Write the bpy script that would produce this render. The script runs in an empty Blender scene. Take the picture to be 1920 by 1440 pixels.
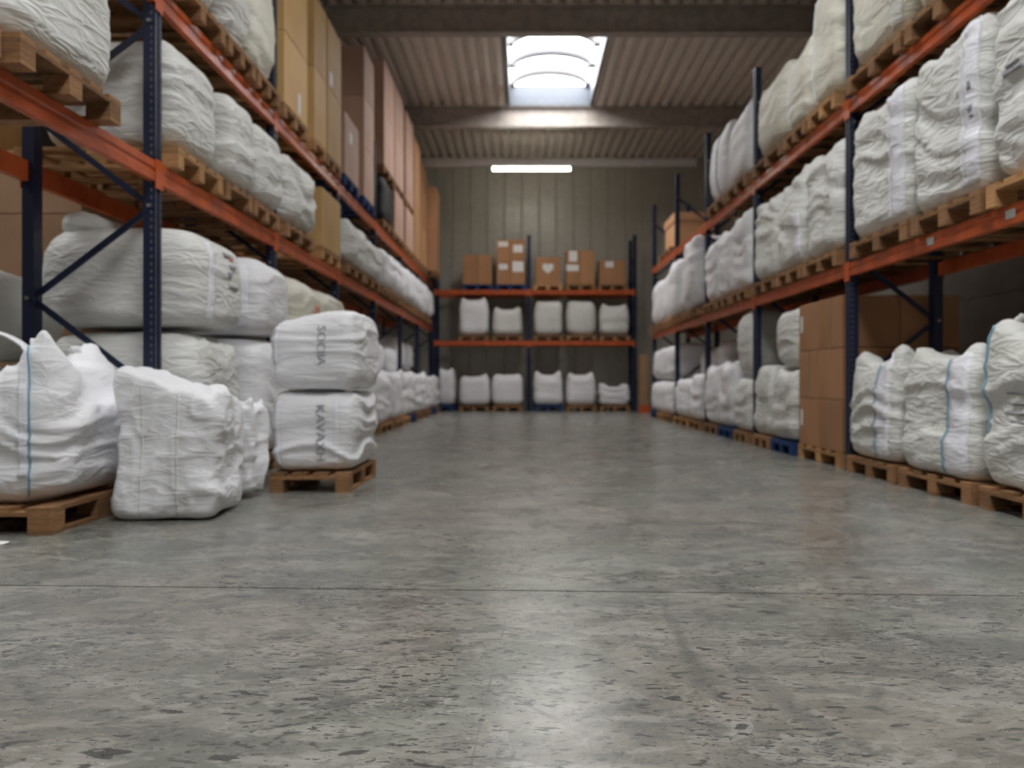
import bpy, bmesh, math, random
import numpy as np
from mathutils import Vector, Matrix

C = bpy.context.scene.collection
SC = bpy.context.scene
R = random.Random(7)

# ------------------------------------------------------------------ camera, world, light, exposure
CAM_H = 0.82
cam_d = bpy.data.cameras.new('camera')
cam_d.sensor_width = 36.0
cam_d.lens = 36.0 * 1500 / 1920
cam_d.shift_x = -18 / 1920
cam_d.shift_y = -6 / 1920
cam_d.clip_start = 0.05
cam_d.clip_end = 300
cam_d.dof.use_dof = True
cam_d.dof.focus_distance = 2.15
cam_d.dof.aperture_fstop = 2.3
cam = bpy.data.objects.new('camera', cam_d)
C.objects.link(cam)
cam.location = (0, 0, CAM_H)
cam.rotation_euler = (math.pi / 2, 0, 0)
SC.camera = cam

SC.view_settings.view_transform = 'Standard'
SC.view_settings.look = 'None'
SC.view_settings.gamma = 1
SC.view_settings.use_curve_mapping = False
SC.view_settings.exposure = 0.38

W = bpy.data.worlds.new('overcast_sky')
SC.world = W
W.use_nodes = True
bg = W.node_tree.nodes['Background']
bg.inputs[0].default_value = (1.0, 0.99, 0.98, 1)
bg.inputs[1].default_value = 20.0

SC.cycles.use_denoising = True
SC.cycles.max_bounces = 8
SC.cycles.diffuse_bounces = 5
SC.cycles.glossy_bounces = 3
SC.cycles.transparent_max_bounces = 12
SC.cycles.caustics_reflective = False
SC.cycles.caustics_refractive = False
SC.cycles.sample_clamp_indirect = 6.0

SKY_X0, SKY_X1 = -0.27, 1.58
SIDE_SKY = (-8.6, -6.8, 1.6, 6.2)      # unseen rooflight added over the next aisle to light goods behind left rack
SKYLIGHTS = [(14.05, 18.55), (5.2, 7.8), (-0.9, 2.6), (-5.6, -1.9)]  # first one is in view; the others are unseen, placed for light
ROOF_Z = 7.20
FRONT_Y = -9.0


def portal(name, loc, rot, sx, sy):
    l = bpy.data.lights.new(name, 'AREA')
    l.shape = 'RECTANGLE'
    l.size, l.size_y = sx, sy
    l.cycles.is_portal = True
    o = bpy.data.objects.new(name, l)
    C.objects.link(o)
    o.location = loc
    o.rotation_euler = rot


for a, b in SKYLIGHTS:
    portal('skylight_portal', ((SKY_X0 + SKY_X1) / 2, (a + b) / 2, ROOF_Z + 0.05), (0, 0, 0), SKY_X1 - SKY_X0, b - a)

portal('skylight_portal', ((SIDE_SKY[0] + SIDE_SKY[1]) / 2, (SIDE_SKY[2] + SIDE_SKY[3]) / 2, ROOF_Z + 0.05), (0, 0, 0), SIDE_SKY[1] - SIDE_SKY[0], SIDE_SKY[3] - SIDE_SKY[2])


# ------------------------------------------------------------------ numpy noise
def _hash(i, j, k, seed):
    with np.errstate(over='ignore'):
        h = (i.astype(np.uint32) * np.uint32(374761393) + j.astype(np.uint32) * np.uint32(668265263)
             + k.astype(np.uint32) * np.uint32(2147483647 - 18) + np.uint32(seed * 2654435 % 4294967295))
        h = (h ^ (h >> np.uint32(13))) * np.uint32(1274126177)
        h = (h ^ (h >> np.uint32(16))) * np.uint32(2246822519)
        h = h ^ (h >> np.uint32(15))
    return h.astype(np.float64) / 4294967295.0


def vnoise(P, seed):
    F = np.floor(P)
    I = F.astype(np.int64) + 100000
    f = P - F
    u = f * f * f * (f * (f * 6 - 15) + 10)
    out = 0
    for a in (0, 1):
        for b in (0, 1):
            for c in (0, 1):
                w = (u[:, 0] if a else 1 - u[:, 0]) * (u[:, 1] if b else 1 - u[:, 1]) * (u[:, 2] if c else 1 - u[:, 2])
                out = out + w * _hash(I[:, 0] + a, I[:, 1] + b, I[:, 2] + c, seed)
    return out


def ridge(P, seed, k=2.2):
    return (1 - np.abs(2 * vnoise(P, seed) - 1)) ** k


def sstep(a, b, x):
    t = np.clip((x - a) / (b - a), 0, 1)
    return t * t * (3 - 2 * t)


# ------------------------------------------------------------------ material helpers
class NT:
    def __init__(s, name):
        s.m = bpy.data.materials.new(name)
        s.m.use_nodes = True
        s.t = s.m.node_tree
        s.b = s.t.nodes['Principled BSDF']

    def n(s, typ, **kw):
        nd = s.t.nodes.new(typ)
        for k, v in kw.items():
            setattr(nd, k, v)
        return nd

    def val(s, sock, v):
        if isinstance(v, bpy.types.NodeSocket):
            s.t.links.new(v, sock)
        else:
            sock.default_value = v

    def math(s, op, a, b=0.0, c=0.0, clamp=False):
        nd = s.n('ShaderNodeMath', operation=op, use_clamp=clamp)
        s.val(nd.inputs[0], a)
        s.val(nd.inputs[1], b)
        s.val(nd.inputs[2], c)
        return nd.outputs[0]

    def coords(s, kind='Object', scale=(1, 1, 1), rot=(0, 0, 0), loc=(0, 0, 0)):
        tc = s.n('ShaderNodeTexCoord')
        mp = s.n('ShaderNodeMapping')
        s.t.links.new(tc.outputs[kind], mp.inputs[0])
        mp.inputs['Location'].default_value = loc
        mp.inputs['Rotation'].default_value = rot
        mp.inputs['Scale'].default_value = scale
        return mp.outputs[0]

    def noise(s, vec, scale, detail=4.0, rough=0.55, dist=0.0):
        nd = s.n('ShaderNodeTexNoise')
        s.val(nd.inputs['Vector'], vec)
        nd.inputs['Scale'].default_value = scale
        nd.inputs['Detail'].default_value = detail
        nd.inputs['Roughness'].default_value = rough
        nd.inputs['Distortion'].default_value = dist
        return nd.outputs[0]

    def ramp(s, fac, stops):
        nd = s.n('ShaderNodeValToRGB')
        s.val(nd.inputs[0], fac)
        els = nd.color_ramp.elements
        while len(els) > 1:
            els.remove(els[0])
        for i, (p, c) in enumerate(stops):
            e = els[0] if i == 0 else els.new(p)
            e.position = p
            e.color = (*c, 1) if len(c) == 3 else c
        return nd.outputs[0]

    def step(s, x, a, b):
        nd = s.n('ShaderNodeMapRange', interpolation_type='SMOOTHSTEP')
        s.val(nd.inputs[0], x)
        nd.inputs[1].default_value = a
        nd.inputs[2].default_value = b
        return nd.outputs[0]

    def mix(s, fac, a, b, mode='MIX'):
        nd = s.n('ShaderNodeMix', data_type='RGBA', blend_type=mode)
        s.val(nd.inputs[0], fac)
        s.val(nd.inputs[6], a if isinstance(a, bpy.types.NodeSocket) else (*a, 1))
        s.val(nd.inputs[7], b if isinstance(b, bpy.types.NodeSocket) else (*b, 1))
        return nd.outputs[2]

    def bump(s, h, strength=0.3, dist=0.01):
        nd = s.n('ShaderNodeBump')
        nd.inputs['Strength'].default_value = strength
        nd.inputs['Distance'].default_value = dist
        s.val(nd.inputs['Height'], h)
        s.t.links.new(nd.outputs[0], s.b.inputs['Normal'])

    def rnd(s):
        return s.n('ShaderNodeObjectInfo').outputs['Random']

    def done(s, col=None, rough=None, **kw):
        if col is not None:
            s.val(s.b.inputs['Base Color'], col if isinstance(col, bpy.types.NodeSocket) else (*col, 1))
        if rough is not None:
            s.val(s.b.inputs['Roughness'], rough)
        for k, v in kw.items():
            s.val(s.b.inputs[k.replace('_', ' ')], v)
        return s.m


def paint(name, col, rough=0.4, var=0.12, **kw):
    t = NT(name)
    v = t.coords()
    n = t.noise(v, 6, 5)
    c2 = tuple(x * (1 - var * 2) for x in col)
    c = t.mix(t.step(n, 0.35, 0.7), col, c2)
    t.bump(t.noise(v, 60, 3), 0.05, 0.002)
    return t.done(c, t.math('ADD', t.math('MULTIPLY', n, 0.2), rough - 0.1), **kw)


def bag_mat(name, col, stain, k=0.26):
    t = NT(name)
    v = t.coords()
    n = t.noise(v, 2.2, 4)
    c = t.mix(t.step(n, 0.42, 0.75), col, stain)
    vs = t.coords(scale=(1, 1, 3.2))
    w = t.noise(vs, 4.2, 2, 0.45, 0.7)
    w = t.math('POWER', t.math('SUBTRACT', 1.0, t.math('ABSOLUTE', t.math('MULTIPLY_ADD', w, 2.0, -1.0)), clamp=True), 2.5)
    weave = t.noise(t.coords(scale=(1, 1, 1)), 90, 2)
    t.bump(t.math('ADD', w, t.math('MULTIPLY', weave, 0.05)), k, 0.03)
    return t.done(c, 0.5, Specular_IOR_Level=0.35)


def wood_mat(name, a, b):
    t = NT(name)
    r = t.rnd()
    v = t.coords(scale=(1, 1, 6))
    n = t.noise(v, 9, 5, 0.6, 0.5)
    c = t.mix(t.step(n, 0.3, 0.75), a, b)
    k = t.math('MULTIPLY_ADD', r, 0.55, 0.7)
    hs = t.n('ShaderNodeHueSaturation')
    t.val(hs.inputs['Value'], k)
    t.val(hs.inputs['Color'], c)
    t.bump(n, 0.25, 0.004)
    return t.done(hs.outputs[0], 0.75, Specular_IOR_Level=0.25)


def card_mat(name, a, b):
    t = NT(name)
    r = t.rnd()
    v = t.coords(scale=(1, 1, 0.5))
    n = t.noise(v, 3, 4)
    c = t.mix(t.step(n, 0.35, 0.75), a, b)
    hs = t.n('ShaderNodeHueSaturation')
    t.val(hs.inputs['Value'], t.math('MULTIPLY_ADD', r, 0.25, 0.87))
    t.val(hs.inputs['Color'], c)
    t.bump(t.noise(t.coords(scale=(30, 30, 1)), 4, 2), 0.05, 0.002)
    return t.done(hs.outputs[0], 0.6, Specular_IOR_Level=0.3)


def flat_mat(name, col, rough=0.6):
    t = NT(name)
    n = t.noise(t.coords(), 25, 3)
    return t.done(t.mix(n, col, tuple(x * 0.85 for x in col)), rough)


M = {}
M['bag_white'] = bag_mat('white_woven_fabric', (0.85, 0.85, 0.87), (0.78, 0.78, 0.80))
M['bag_grey'] = bag_mat('offwhite_woven_fabric', (0.72, 0.72, 0.69), (0.62, 0.62, 0.57), 0.40)
M['bag_cream'] = bag_mat('cream_woven_fabric', (0.71, 0.69, 0.59), (0.63, 0.60, 0.49))
M['strip'] = bag_mat('seam_strip_fabric', (0.85, 0.85, 0.90), (0.80, 0.80, 0.86))
M['loop_grey'] = bag_mat('grey_loop_webbing', (0.42, 0.38, 0.33), (0.34, 0.3, 0.26))
M['blue_thread'] = flat_mat('blue_thread', (0.25, 0.42, 0.52))
M['ink'] = flat_mat('grey_ink', (0.30, 0.30, 0.34))
M['ink_red'] = flat_mat('red_ink', (0.62, 0.25, 0.18))
M['wood'] = wood_mat('pallet_wood', (0.34, 0.18, 0.085), (0.18, 0.095, 0.046))
M['wood_light'] = wood_mat('fresh_pallet_wood', (0.52, 0.29, 0.125), (0.36, 0.185, 0.08))
M['wood_blue'] = wood_mat('blue_painted_wood', (0.02, 0.055, 0.17), (0.012, 0.03, 0.10))
M['card'] = card_mat('brown_cardboard', (0.40, 0.205, 0.10), (0.34, 0.17, 0.08))
M['card_tan'] = card_mat('tan_cardboard', (0.62, 0.40, 0.165), (0.54, 0.33, 0.135))
M['card_rose'] = card_mat('rosy_cardboard', (0.55, 0.36, 0.28), (0.48, 0.30, 0.22))
M['card_orange'] = card_mat('orange_cardboard', (0.62, 0.34, 0.18), (0.54, 0.29, 0.15))
M['card_dark'] = card_mat('dark_cardboard', (0.32, 0.19, 0.11), (0.26, 0.15, 0.085))
M['tape'] = flat_mat('brown_packing_tape', (0.34, 0.19, 0.10), 0.3)
M['tape_pale'] = flat_mat('pale_packing_tape', (0.66, 0.50, 0.28), 0.35)
M['paper'] = flat_mat('white_label_paper', (0.82, 0.81, 0.79))
M['sticker'] = flat_mat('grey_sticker', (0.42, 0.42, 0.38))
M['navy'] = paint('navy_steel', (0.006, 0.012, 0.042), 0.42)
M['hole'] = flat_mat('slot_shadowed_steel', (0.10, 0.11, 0.14))
M['orange'] = paint('orange_steel', (0.55, 0.105, 0.028), 0.36, 0.15)
M['zinc'] = paint('zinc_steel', (0.45, 0.45, 0.45), 0.35, Metallic=0.7)
M['beam'] = paint('taupe_roof_steel', (0.42, 0.375, 0.335), 0.5)
M['roof'] = paint('roof_sheet_steel', (0.74, 0.67, 0.60), 0.5, 0.05)
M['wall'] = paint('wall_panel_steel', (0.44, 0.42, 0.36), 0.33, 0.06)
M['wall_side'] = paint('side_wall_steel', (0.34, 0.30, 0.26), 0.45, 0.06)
M['white_steel'] = paint('white_steel', (0.8, 0.8, 0.8), 0.4, 0.03)
M['hoop'] = paint('grey_hoop', (0.15, 0.15, 0.16), 0.5, 0.03)
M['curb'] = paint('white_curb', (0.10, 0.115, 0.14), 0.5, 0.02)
M['trunk'] = paint('trunking_steel', (0.72, 0.71, 0.70), 0.4, 0.05)
M['board'] = wood_mat('leaning_board_wood', (0.30, 0.18, 0.10), (0.22, 0.13, 0.07))
t = NT('black_stretch_wrap')
t.bump(t.noise(t.coords(scale=(1, 1, 3)), 9, 5, 0.6, 1.0), 0.7, 0.03)
M['wrap'] = t.done((0.008, 0.009, 0.012), 0.45, Specular_IOR_Level=0.2)
t = NT('lamp_tube')
M['tube'] = t.done((0.9, 0.9, 0.9), 0.3, Emission_Color=(1.0, 0.98, 0.86, 1), Emission_Strength=22.0)
def dome_mat(name, tint):
  t = NT(name)
  tr = t.n('ShaderNodeBsdfTransparent')
  tr.inputs[0].default_value = tint
  gl = t.n('ShaderNodeBsdfGlossy')
  gl.inputs['Roughness'].default_value = 0.15
  mx = t.n('ShaderNodeMixShader')
  mx.inputs[0].default_value = 0.04
  t.t.links.new(tr.outputs[0], mx.inputs[1])
  t.t.links.new(gl.outputs[0], mx.inputs[2])
  t.t.links.new(mx.outputs[0], t.t.nodes['Material Output'].inputs['Surface'])
  return t.m


M['dome'] = dome_mat('clear_polycarbonate', (0.93, 0.95, 0.97, 1))
M['dome_dimmed'] = dome_mat('dimmed_polycarbonate', (0.70, 0.70, 0.705, 1))  # darker tint dims the sky through the visible dome so hoops show



def floor_mat():
    t = NT('worn_concrete')
    tc = t.n('ShaderNodeTexCoord').outputs['Object']
    base = t.noise(t.coords(scale=(0.8, 1.0, 1)), 2.3, 10, 0.72, 0.7)
    c = t.ramp(base, [(0.36, (0.112, 0.112, 0.096)), (0.46, (0.168, 0.166, 0.144)), (0.53, (0.205, 0.199, 0.173)), (0.64, (0.275, 0.266, 0.235))])
    hue = t.noise(t.coords(loc=(3, 1, 0)), 0.8, 4, 0.55, 0.5)
    c = t.mix(t.math('MULTIPLY', t.step(hue, 0.5, 0.62), 0.32), c, (0.205, 0.170, 0.138))
    c = t.mix(t.math('MULTIPLY', t.step(hue, 0.5, 0.38), 0.40), c, (0.165, 0.185, 0.152))
    # darker worn patches with frayed edges, in several sizes
    for (sx, rot, loc, sc, a, b, k, col) in ((0.6, 0.5, (7.3, 2.1, 0), 2.2, 0.535, 0.575, 0.54, (0.100, 0.100, 0.090)),
                                             (0.5, -0.35, (1.3, 9.1, 0), 5.5, 0.545, 0.585, 0.54, (0.105, 0.105, 0.094)),
                                             (0.5, 0.3, (4.7, 3.3, 0), 12.0, 0.55, 0.59, 0.48, (0.105, 0.105, 0.094)),
                                             (0.5, 0.2, (4.3, 5.1, 0), 7.5, 0.55, 0.60, 0.52, (0.300, 0.292, 0.262)),
                                             (0.45, -0.4, (9.3, 6.1, 0), 18.0, 0.56, 0.60, 0.30, (0.300, 0.292, 0.262))):
        d = t.noise(t.coords(scale=(sx, 1.0, 1), rot=(0, 0, rot), loc=loc), sc, 7, 0.65, 1.3)
        c = t.mix(t.math('MULTIPLY', t.step(d, a, b), k), c, col)
    d2 = t.noise(t.coords(scale=(0.6, 1.0, 1), rot=(0, 0, -0.3), loc=(1.3, 9.1, 0)), 7.0, 6, 0.62, 1.0)
    # chips and short scuffs
    for sc, rot, seed, th in ((24, 0.55, 17.0, 0.65), (34, 0.35, 0.0, 0.635), (48, -0.5, 5.0, 0.64), (66, 1.2, 9.0, 0.635), (90, 0.1, 3.0, 0.635), (80, 0.8, 13.0, 0.635)):
        f = t.noise(t.coords(scale=(0.4, 1.0, 1), rot=(0, 0, rot), loc=(seed, seed * 2, 0)), sc, 2, 0.5, 0.5)
        gate = t.step(t.noise(t.coords(loc=(seed, 3, 1)), 1.7, 3), 0.40, 0.58)
        c = t.mix(t.math('MULTIPLY', t.step(f, th, th + 0.02), t.math('MULTIPLY', gate, 0.9)), c, (0.04, 0.04, 0.038))
    # long hair scratches
    for rot, seed in ((0.15, 2.0), (1.35, 6.0), (-0.6, 11.0)):
        f = t.noise(t.coords(scale=(0.25, 14.0, 1), rot=(0, 0, rot), loc=(seed, seed, 0)), 2.4, 2, 0.5, 0.15)
        line = t.math('SUBTRACT', 1.0, t.math('MULTIPLY', t.math('ABSOLUTE', t.math('SUBTRACT', f, 0.5)), 110.0), clamp=True)
        gate = t.step(t.noise(t.coords(loc=(seed, 7, 2)), 3.1, 2), 0.55, 0.63)
        c = t.mix(t.math('MULTIPLY', line, t.math('MULTIPLY', gate, 0.6)), c, (0.08, 0.08, 0.075))
    # tyre marks and drag scuffs: real marks at real places on the slab
    wob = t.math('MULTIPLY', t.math('SUBTRACT', t.noise(tc, 9, 4), 0.5), 0.05)
    brk = t.step(t.noise(t.coords(loc=(2, 2, 2)), 5, 4), 0.36, 0.6)
    for (x0, y0, x1, y1, wd, k) in ((0.53, 3.15, 0.50, 2.35, 0.030, 0.55), (0.50, 2.4, 0.43, 1.4, 0.045, 0.5), (0.63, 2.3, 0.70, 1.90, 0.05, 0.6),
                                    (-0.045, 2.88, -0.08, 2.30, 0.0035, 0.8), (-0.08, 2.30, -0.125, 1.35, 0.0035, 0.8), (-0.03, 2.08, 0.19, 1.80, 0.012, 0.7), (0.10, 2.32, 0.11, 2.12, 0.004, 0.6), (0.155, 1.9, 0.155, 1.6, 0.005, 0.55),
                                    (-0.62, 2.25, -0.42, 2.0, 0.05, 0.45), (-0.60, 1.95, -0.10, 2.25, 0.022, 0.4), (-1.9, 2.75, -1.1, 2.9, 0.05, 0.45),
                                    (-0.75, 1.72, -0.35, 1.85, 0.02, 0.45), (0.95, 1.78, 1.15, 1.70, 0.04, 0.4), (1.3, 3.3, 2.2, 3.7, 0.09, 0.3), (-1.4, 5.2, -0.3, 6.4, 0.12, 0.25)):
        sep = t.n('ShaderNodeSeparateXYZ')
        t.t.links.new(tc, sep.inputs[0])
        L2 = (x1 - x0) ** 2 + (y1 - y0) ** 2
        px = t.math('SUBTRACT', sep.outputs[0], x0)
        py = t.math('SUBTRACT', sep.outputs[1], y0)
        hh = t.math('ADD', t.math('MULTIPLY', px, (x1 - x0) / L2), t.math('MULTIPLY', py, (y1 - y0) / L2), clamp=True)
        ex = t.math('SUBTRACT', px, t.math('MULTIPLY', hh, x1 - x0))
        ey = t.math('SUBTRACT', py, t.math('MULTIPLY', hh, y1 - y0))
        dd = t.math('SQRT', t.math('ADD', t.math('MULTIPLY', ex, ex), t.math('MULTIPLY', ey, ey)))
        dd = t.math('ADD', dd, wob if wd > 0.015 else t.math('MULTIPLY', wob, 0.15))
        c = t.mix(t.math('MULTIPLY', t.step(dd, wd, wd * 0.25), t.math('MULTIPLY', brk, k)), c, (0.085, 0.085, 0.08))
    hs = t.n('ShaderNodeHueSaturation')
    hs.inputs['Value'].default_value = 1.16
    t.val(hs.inputs['Color'], c)
    c = hs.outputs[0]
    # fine grain
    g = t.noise(tc, 160, 2)
    c = t.mix(t.math('MULTIPLY', t.step(g, 0.45, 0.7), 0.16), c, (0.33, 0.33, 0.31))
    rg = t.noise(t.coords(loc=(5, 5, 0)), 2.6, 6, 0.6, 0.8)
    t.bump(t.math('ADD', t.noise(tc, 55, 4), t.math('MULTIPLY', d2, 1.0)), 0.06, 0.006)
    return t.done(c, t.ramp(rg, [(0.3, (0.20,) * 3), (0.7, (0.36,) * 3)]), Specular_IOR_Level=0.5)


M['floor'] = floor_mat()
M['joint'] = flat_mat('joint_filler', (0.045, 0.045, 0.043), 0.9)


# ------------------------------------------------------------------ object helpers
def link(name, me, mat=None, parent=None, loc=None, rot=None):
    o = bpy.data.objects.new(name, me)
    C.objects.link(o)
    if mat is not None and me is not None and not me.materials:
        me.materials.append(mat)
    elif mat is not None and me is not None and me.materials[0] != mat:
        o.material_slots[0].link = 'OBJECT'
        o.material_slots[0].material = mat
    if parent is not None:
        o.parent = parent
    if loc is not None:
        o.location = loc
    if rot is not None:
        o.rotation_euler = rot
    return o


def tag(o, label, cat, group=None, kind=None):
    o['label'] = label
    o['category'] = cat
    if group:
        o['group'] = group
    if kind:
        o['kind'] = kind
    return o


def empty(name, loc, rz=0.0):
    o = bpy.data.objects.new(name, None)
    o.empty_display_size = 0.1
    C.objects.link(o)
    o.location = loc
    o.rotation_euler = (0, 0, rz)
    return o


_box = {}


def box_mesh(dx, dy, dz, bev=0.0):
    """box centred in x and y, standing on z=0"""
    key = (round(dx, 4), round(dy, 4), round(dz, 4), bev)
    if key in _box:
        return _box[key]
    bm = bmesh.new()
    bmesh.ops.create_cube(bm, size=1.0, matrix=Matrix.Translation((0, 0, dz / 2)) @ Matrix.Diagonal((dx, dy, dz, 1)))
    if bev:
        bmesh.ops.bevel(bm, geom=bm.edges[:], offset=bev, segments=1, affect='EDGES')
    me = bpy.data.meshes.new('box')
    bm.to_mesh(me)
    bm.free()
    _box[key] = me
    return me


def box(name, x0, x1, y0, y1, z0, z1, mat, parent=None, bev=0.0):
    """box from world (or parent-local) extents"""
    me = box_mesh(x1 - x0, y1 - y0, z1 - z0, bev)
    if mat is not None and me.materials and me.materials[0] != mat:
        me = me.copy()
        me.materials.clear()
        _box[(name, x1 - x0, y1 - y0, z1 - z0, bev, mat.name)] = me
    return link(name, me, mat, parent, ((x0 + x1) / 2, (y0 + y1) / 2, z0))


def mesh_from(verts, faces, smooth=False):
    me = bpy.data.meshes.new('mesh')
    me.from_pydata([tuple(v) for v in verts], [], faces)
    me.update()
    if smooth:
        me.polygons.foreach_set('use_smooth', [True] * len(me.polygons))
    return me


def multi_box(name, boxes, mat, parent=None, stuff=True):
    V, F = [], []
    for (x0, x1, y0, y1, z0, z1) in boxes:
        b = len(V)
        V += [(x0, y0, z0), (x1, y0, z0), (x1, y1, z0), (x0, y1, z0), (x0, y0, z1), (x1, y0, z1), (x1, y1, z1), (x0, y1, z1)]
        F += [tuple(b + i for i in q) for q in ((0, 3, 2, 1), (4, 5, 6, 7), (0, 1, 5, 4), (1, 2, 6, 5), (2, 3, 7, 6), (3, 0, 4, 7))]
    o = link(name, mesh_from(V, F), mat, parent)
    if stuff:
        o['kind'] = 'stuff'
    return o


def prism(name, poly, axis, a, b, mat, parent=None):
    """extrude a closed 2-D polygon along an axis: axis 'x': poly=(y,z); 'y': poly=(x,z); 'z': poly=(x,y)"""
    def p(q, t):
        return {'x': (t, q[0], q[1]), 'y': (q[0], t, q[1]), 'z': (q[0], q[1], t)}[axis]
    n = len(poly)
    V = [p(q, a) for q in poly] + [p(q, b) for q in poly]
    F = [(i, (i + 1) % n, n + (i + 1) % n, n + i) for i in range(n)] + [tuple(range(n))[::-1], tuple(range(n, 2 * n))]
    bm = bmesh.new()
    vs = [bm.verts.new(v) for v in V]
    for f in F:
        bm.faces.new([vs[i] for i in f])
    bmesh.ops.recalc_face_normals(bm, faces=bm.faces[:])
    me = bpy.data.meshes.new('prism')
    bm.to_mesh(me)
    bm.free()
    return link(name, me, mat, parent)


def bar(name, p0, p1, w, th, mat, parent=None):
    """rectangular bar between two points; th is the size across the plane of p0-p1 (world-horizontal side)"""
    p0, p1 = Vector(p0), Vector(p1)
    d = (p1 - p0)
    L = d.length
    d.normalize()
    side = d.cross(Vector((0, 0, 1)))
    side = side.normalized() if side.length > 1e-4 else Vector((1, 0, 0))
    up = side.cross(d)
    m = Matrix((side, up, d)).transposed().to_4x4()
    m.translation = p0
    me = box_mesh(th, w, L)
    o = link(name, me, mat, parent)
    o.matrix_local = m
    return o


def tube_path(pts, r, seg=6):
    V, F = [], []
    pts = [Vector(p) for p in pts]
    for i, p in enumerate(pts):
        d = (pts[min(i + 1, len(pts) - 1)] - pts[max(i - 1, 0)]).normalized()
        a = d.cross(Vector((0, 0, 1)))
        a = a.normalized() if a.length > 1e-3 else Vector((1, 0, 0))
        b = d.cross(a)
        for k in range(seg):
            t = 2 * math.pi * k / seg
            V.append(p + a * (math.cos(t) * r) + b * (math.sin(t) * r))
    for i in range(len(pts) - 1):
        for k in range(seg):
            F.append((i * seg + k, i * seg + (k + 1) % seg, (i + 1) * seg + (k + 1) % seg, (i + 1) * seg + k))
    F.append(tuple(range(seg))[::-1])
    F.append(tuple(range((len(pts) - 1) * seg, len(pts) * seg)))
    return mesh_from(V, F, True)


def band_path(pts, width_dir, w, th):
    """flat webbing band swept along points; rectangular section"""
    V, F = [], []
    pts = [Vector(p) for p in pts]
    wd = Vector(width_dir).normalized()
    for i, p in enumerate(pts):
        d = (pts[min(i + 1, len(pts) - 1)] - pts[max(i - 1, 0)]).normalized()
        nrm = d.cross(wd).normalized()
        for a, b in ((-1, -1), (1, -1), (1, 1), (-1, 1)):
            V.append(p + wd * (a * w / 2) + nrm * (b * th / 2))
    for i in range(len(pts) - 1):
        for k in range(4):
            F.append((i * 4 + k, i * 4 + (k + 1) % 4, (i + 1) * 4 + (k + 1) % 4, (i + 1) * 4 + k))
    F.append((3, 2, 1, 0))
    n = (len(pts) - 1) * 4
    F.append((n, n + 1, n + 2, n + 3))
    return mesh_from(V, F, True)


# ------------------------------------------------------------------ bulk bags
_cube = {}


def cube_grid(N):
    if N in _cube:
        return _cube[N]
    idx, P, Q = {}, [], []
    lin = np.tan(np.linspace(-1, 1, N + 1) * math.pi / 4 * 0.92) / math.tan(math.pi / 4 * 0.92)
    for ax in range(3):
        for sg in (-1, 1):
            g = {}
            for i in range(N + 1):
                for j in range(N + 1):
                    p = [0, 0, 0]
                    p[ax] = sg
                    p[(ax + 1) % 3] = lin[i]
                    p[(ax + 2) % 3] = lin[j]
                    k = tuple(round(c, 5) for c in p)
                    if k not in idx:
                        idx[k] = len(P)
                        P.append(k)
                    g[i, j] = idx[k]
            for i in range(N):
                for j in range(N):
                    q = (g[i, j], g[i + 1, j], g[i + 1, j + 1], g[i, j + 1])
                    Q.append(q if sg > 0 else q[::-1])
    _cube[N] = (np.array(P), Q)
    return _cube[N]


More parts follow.
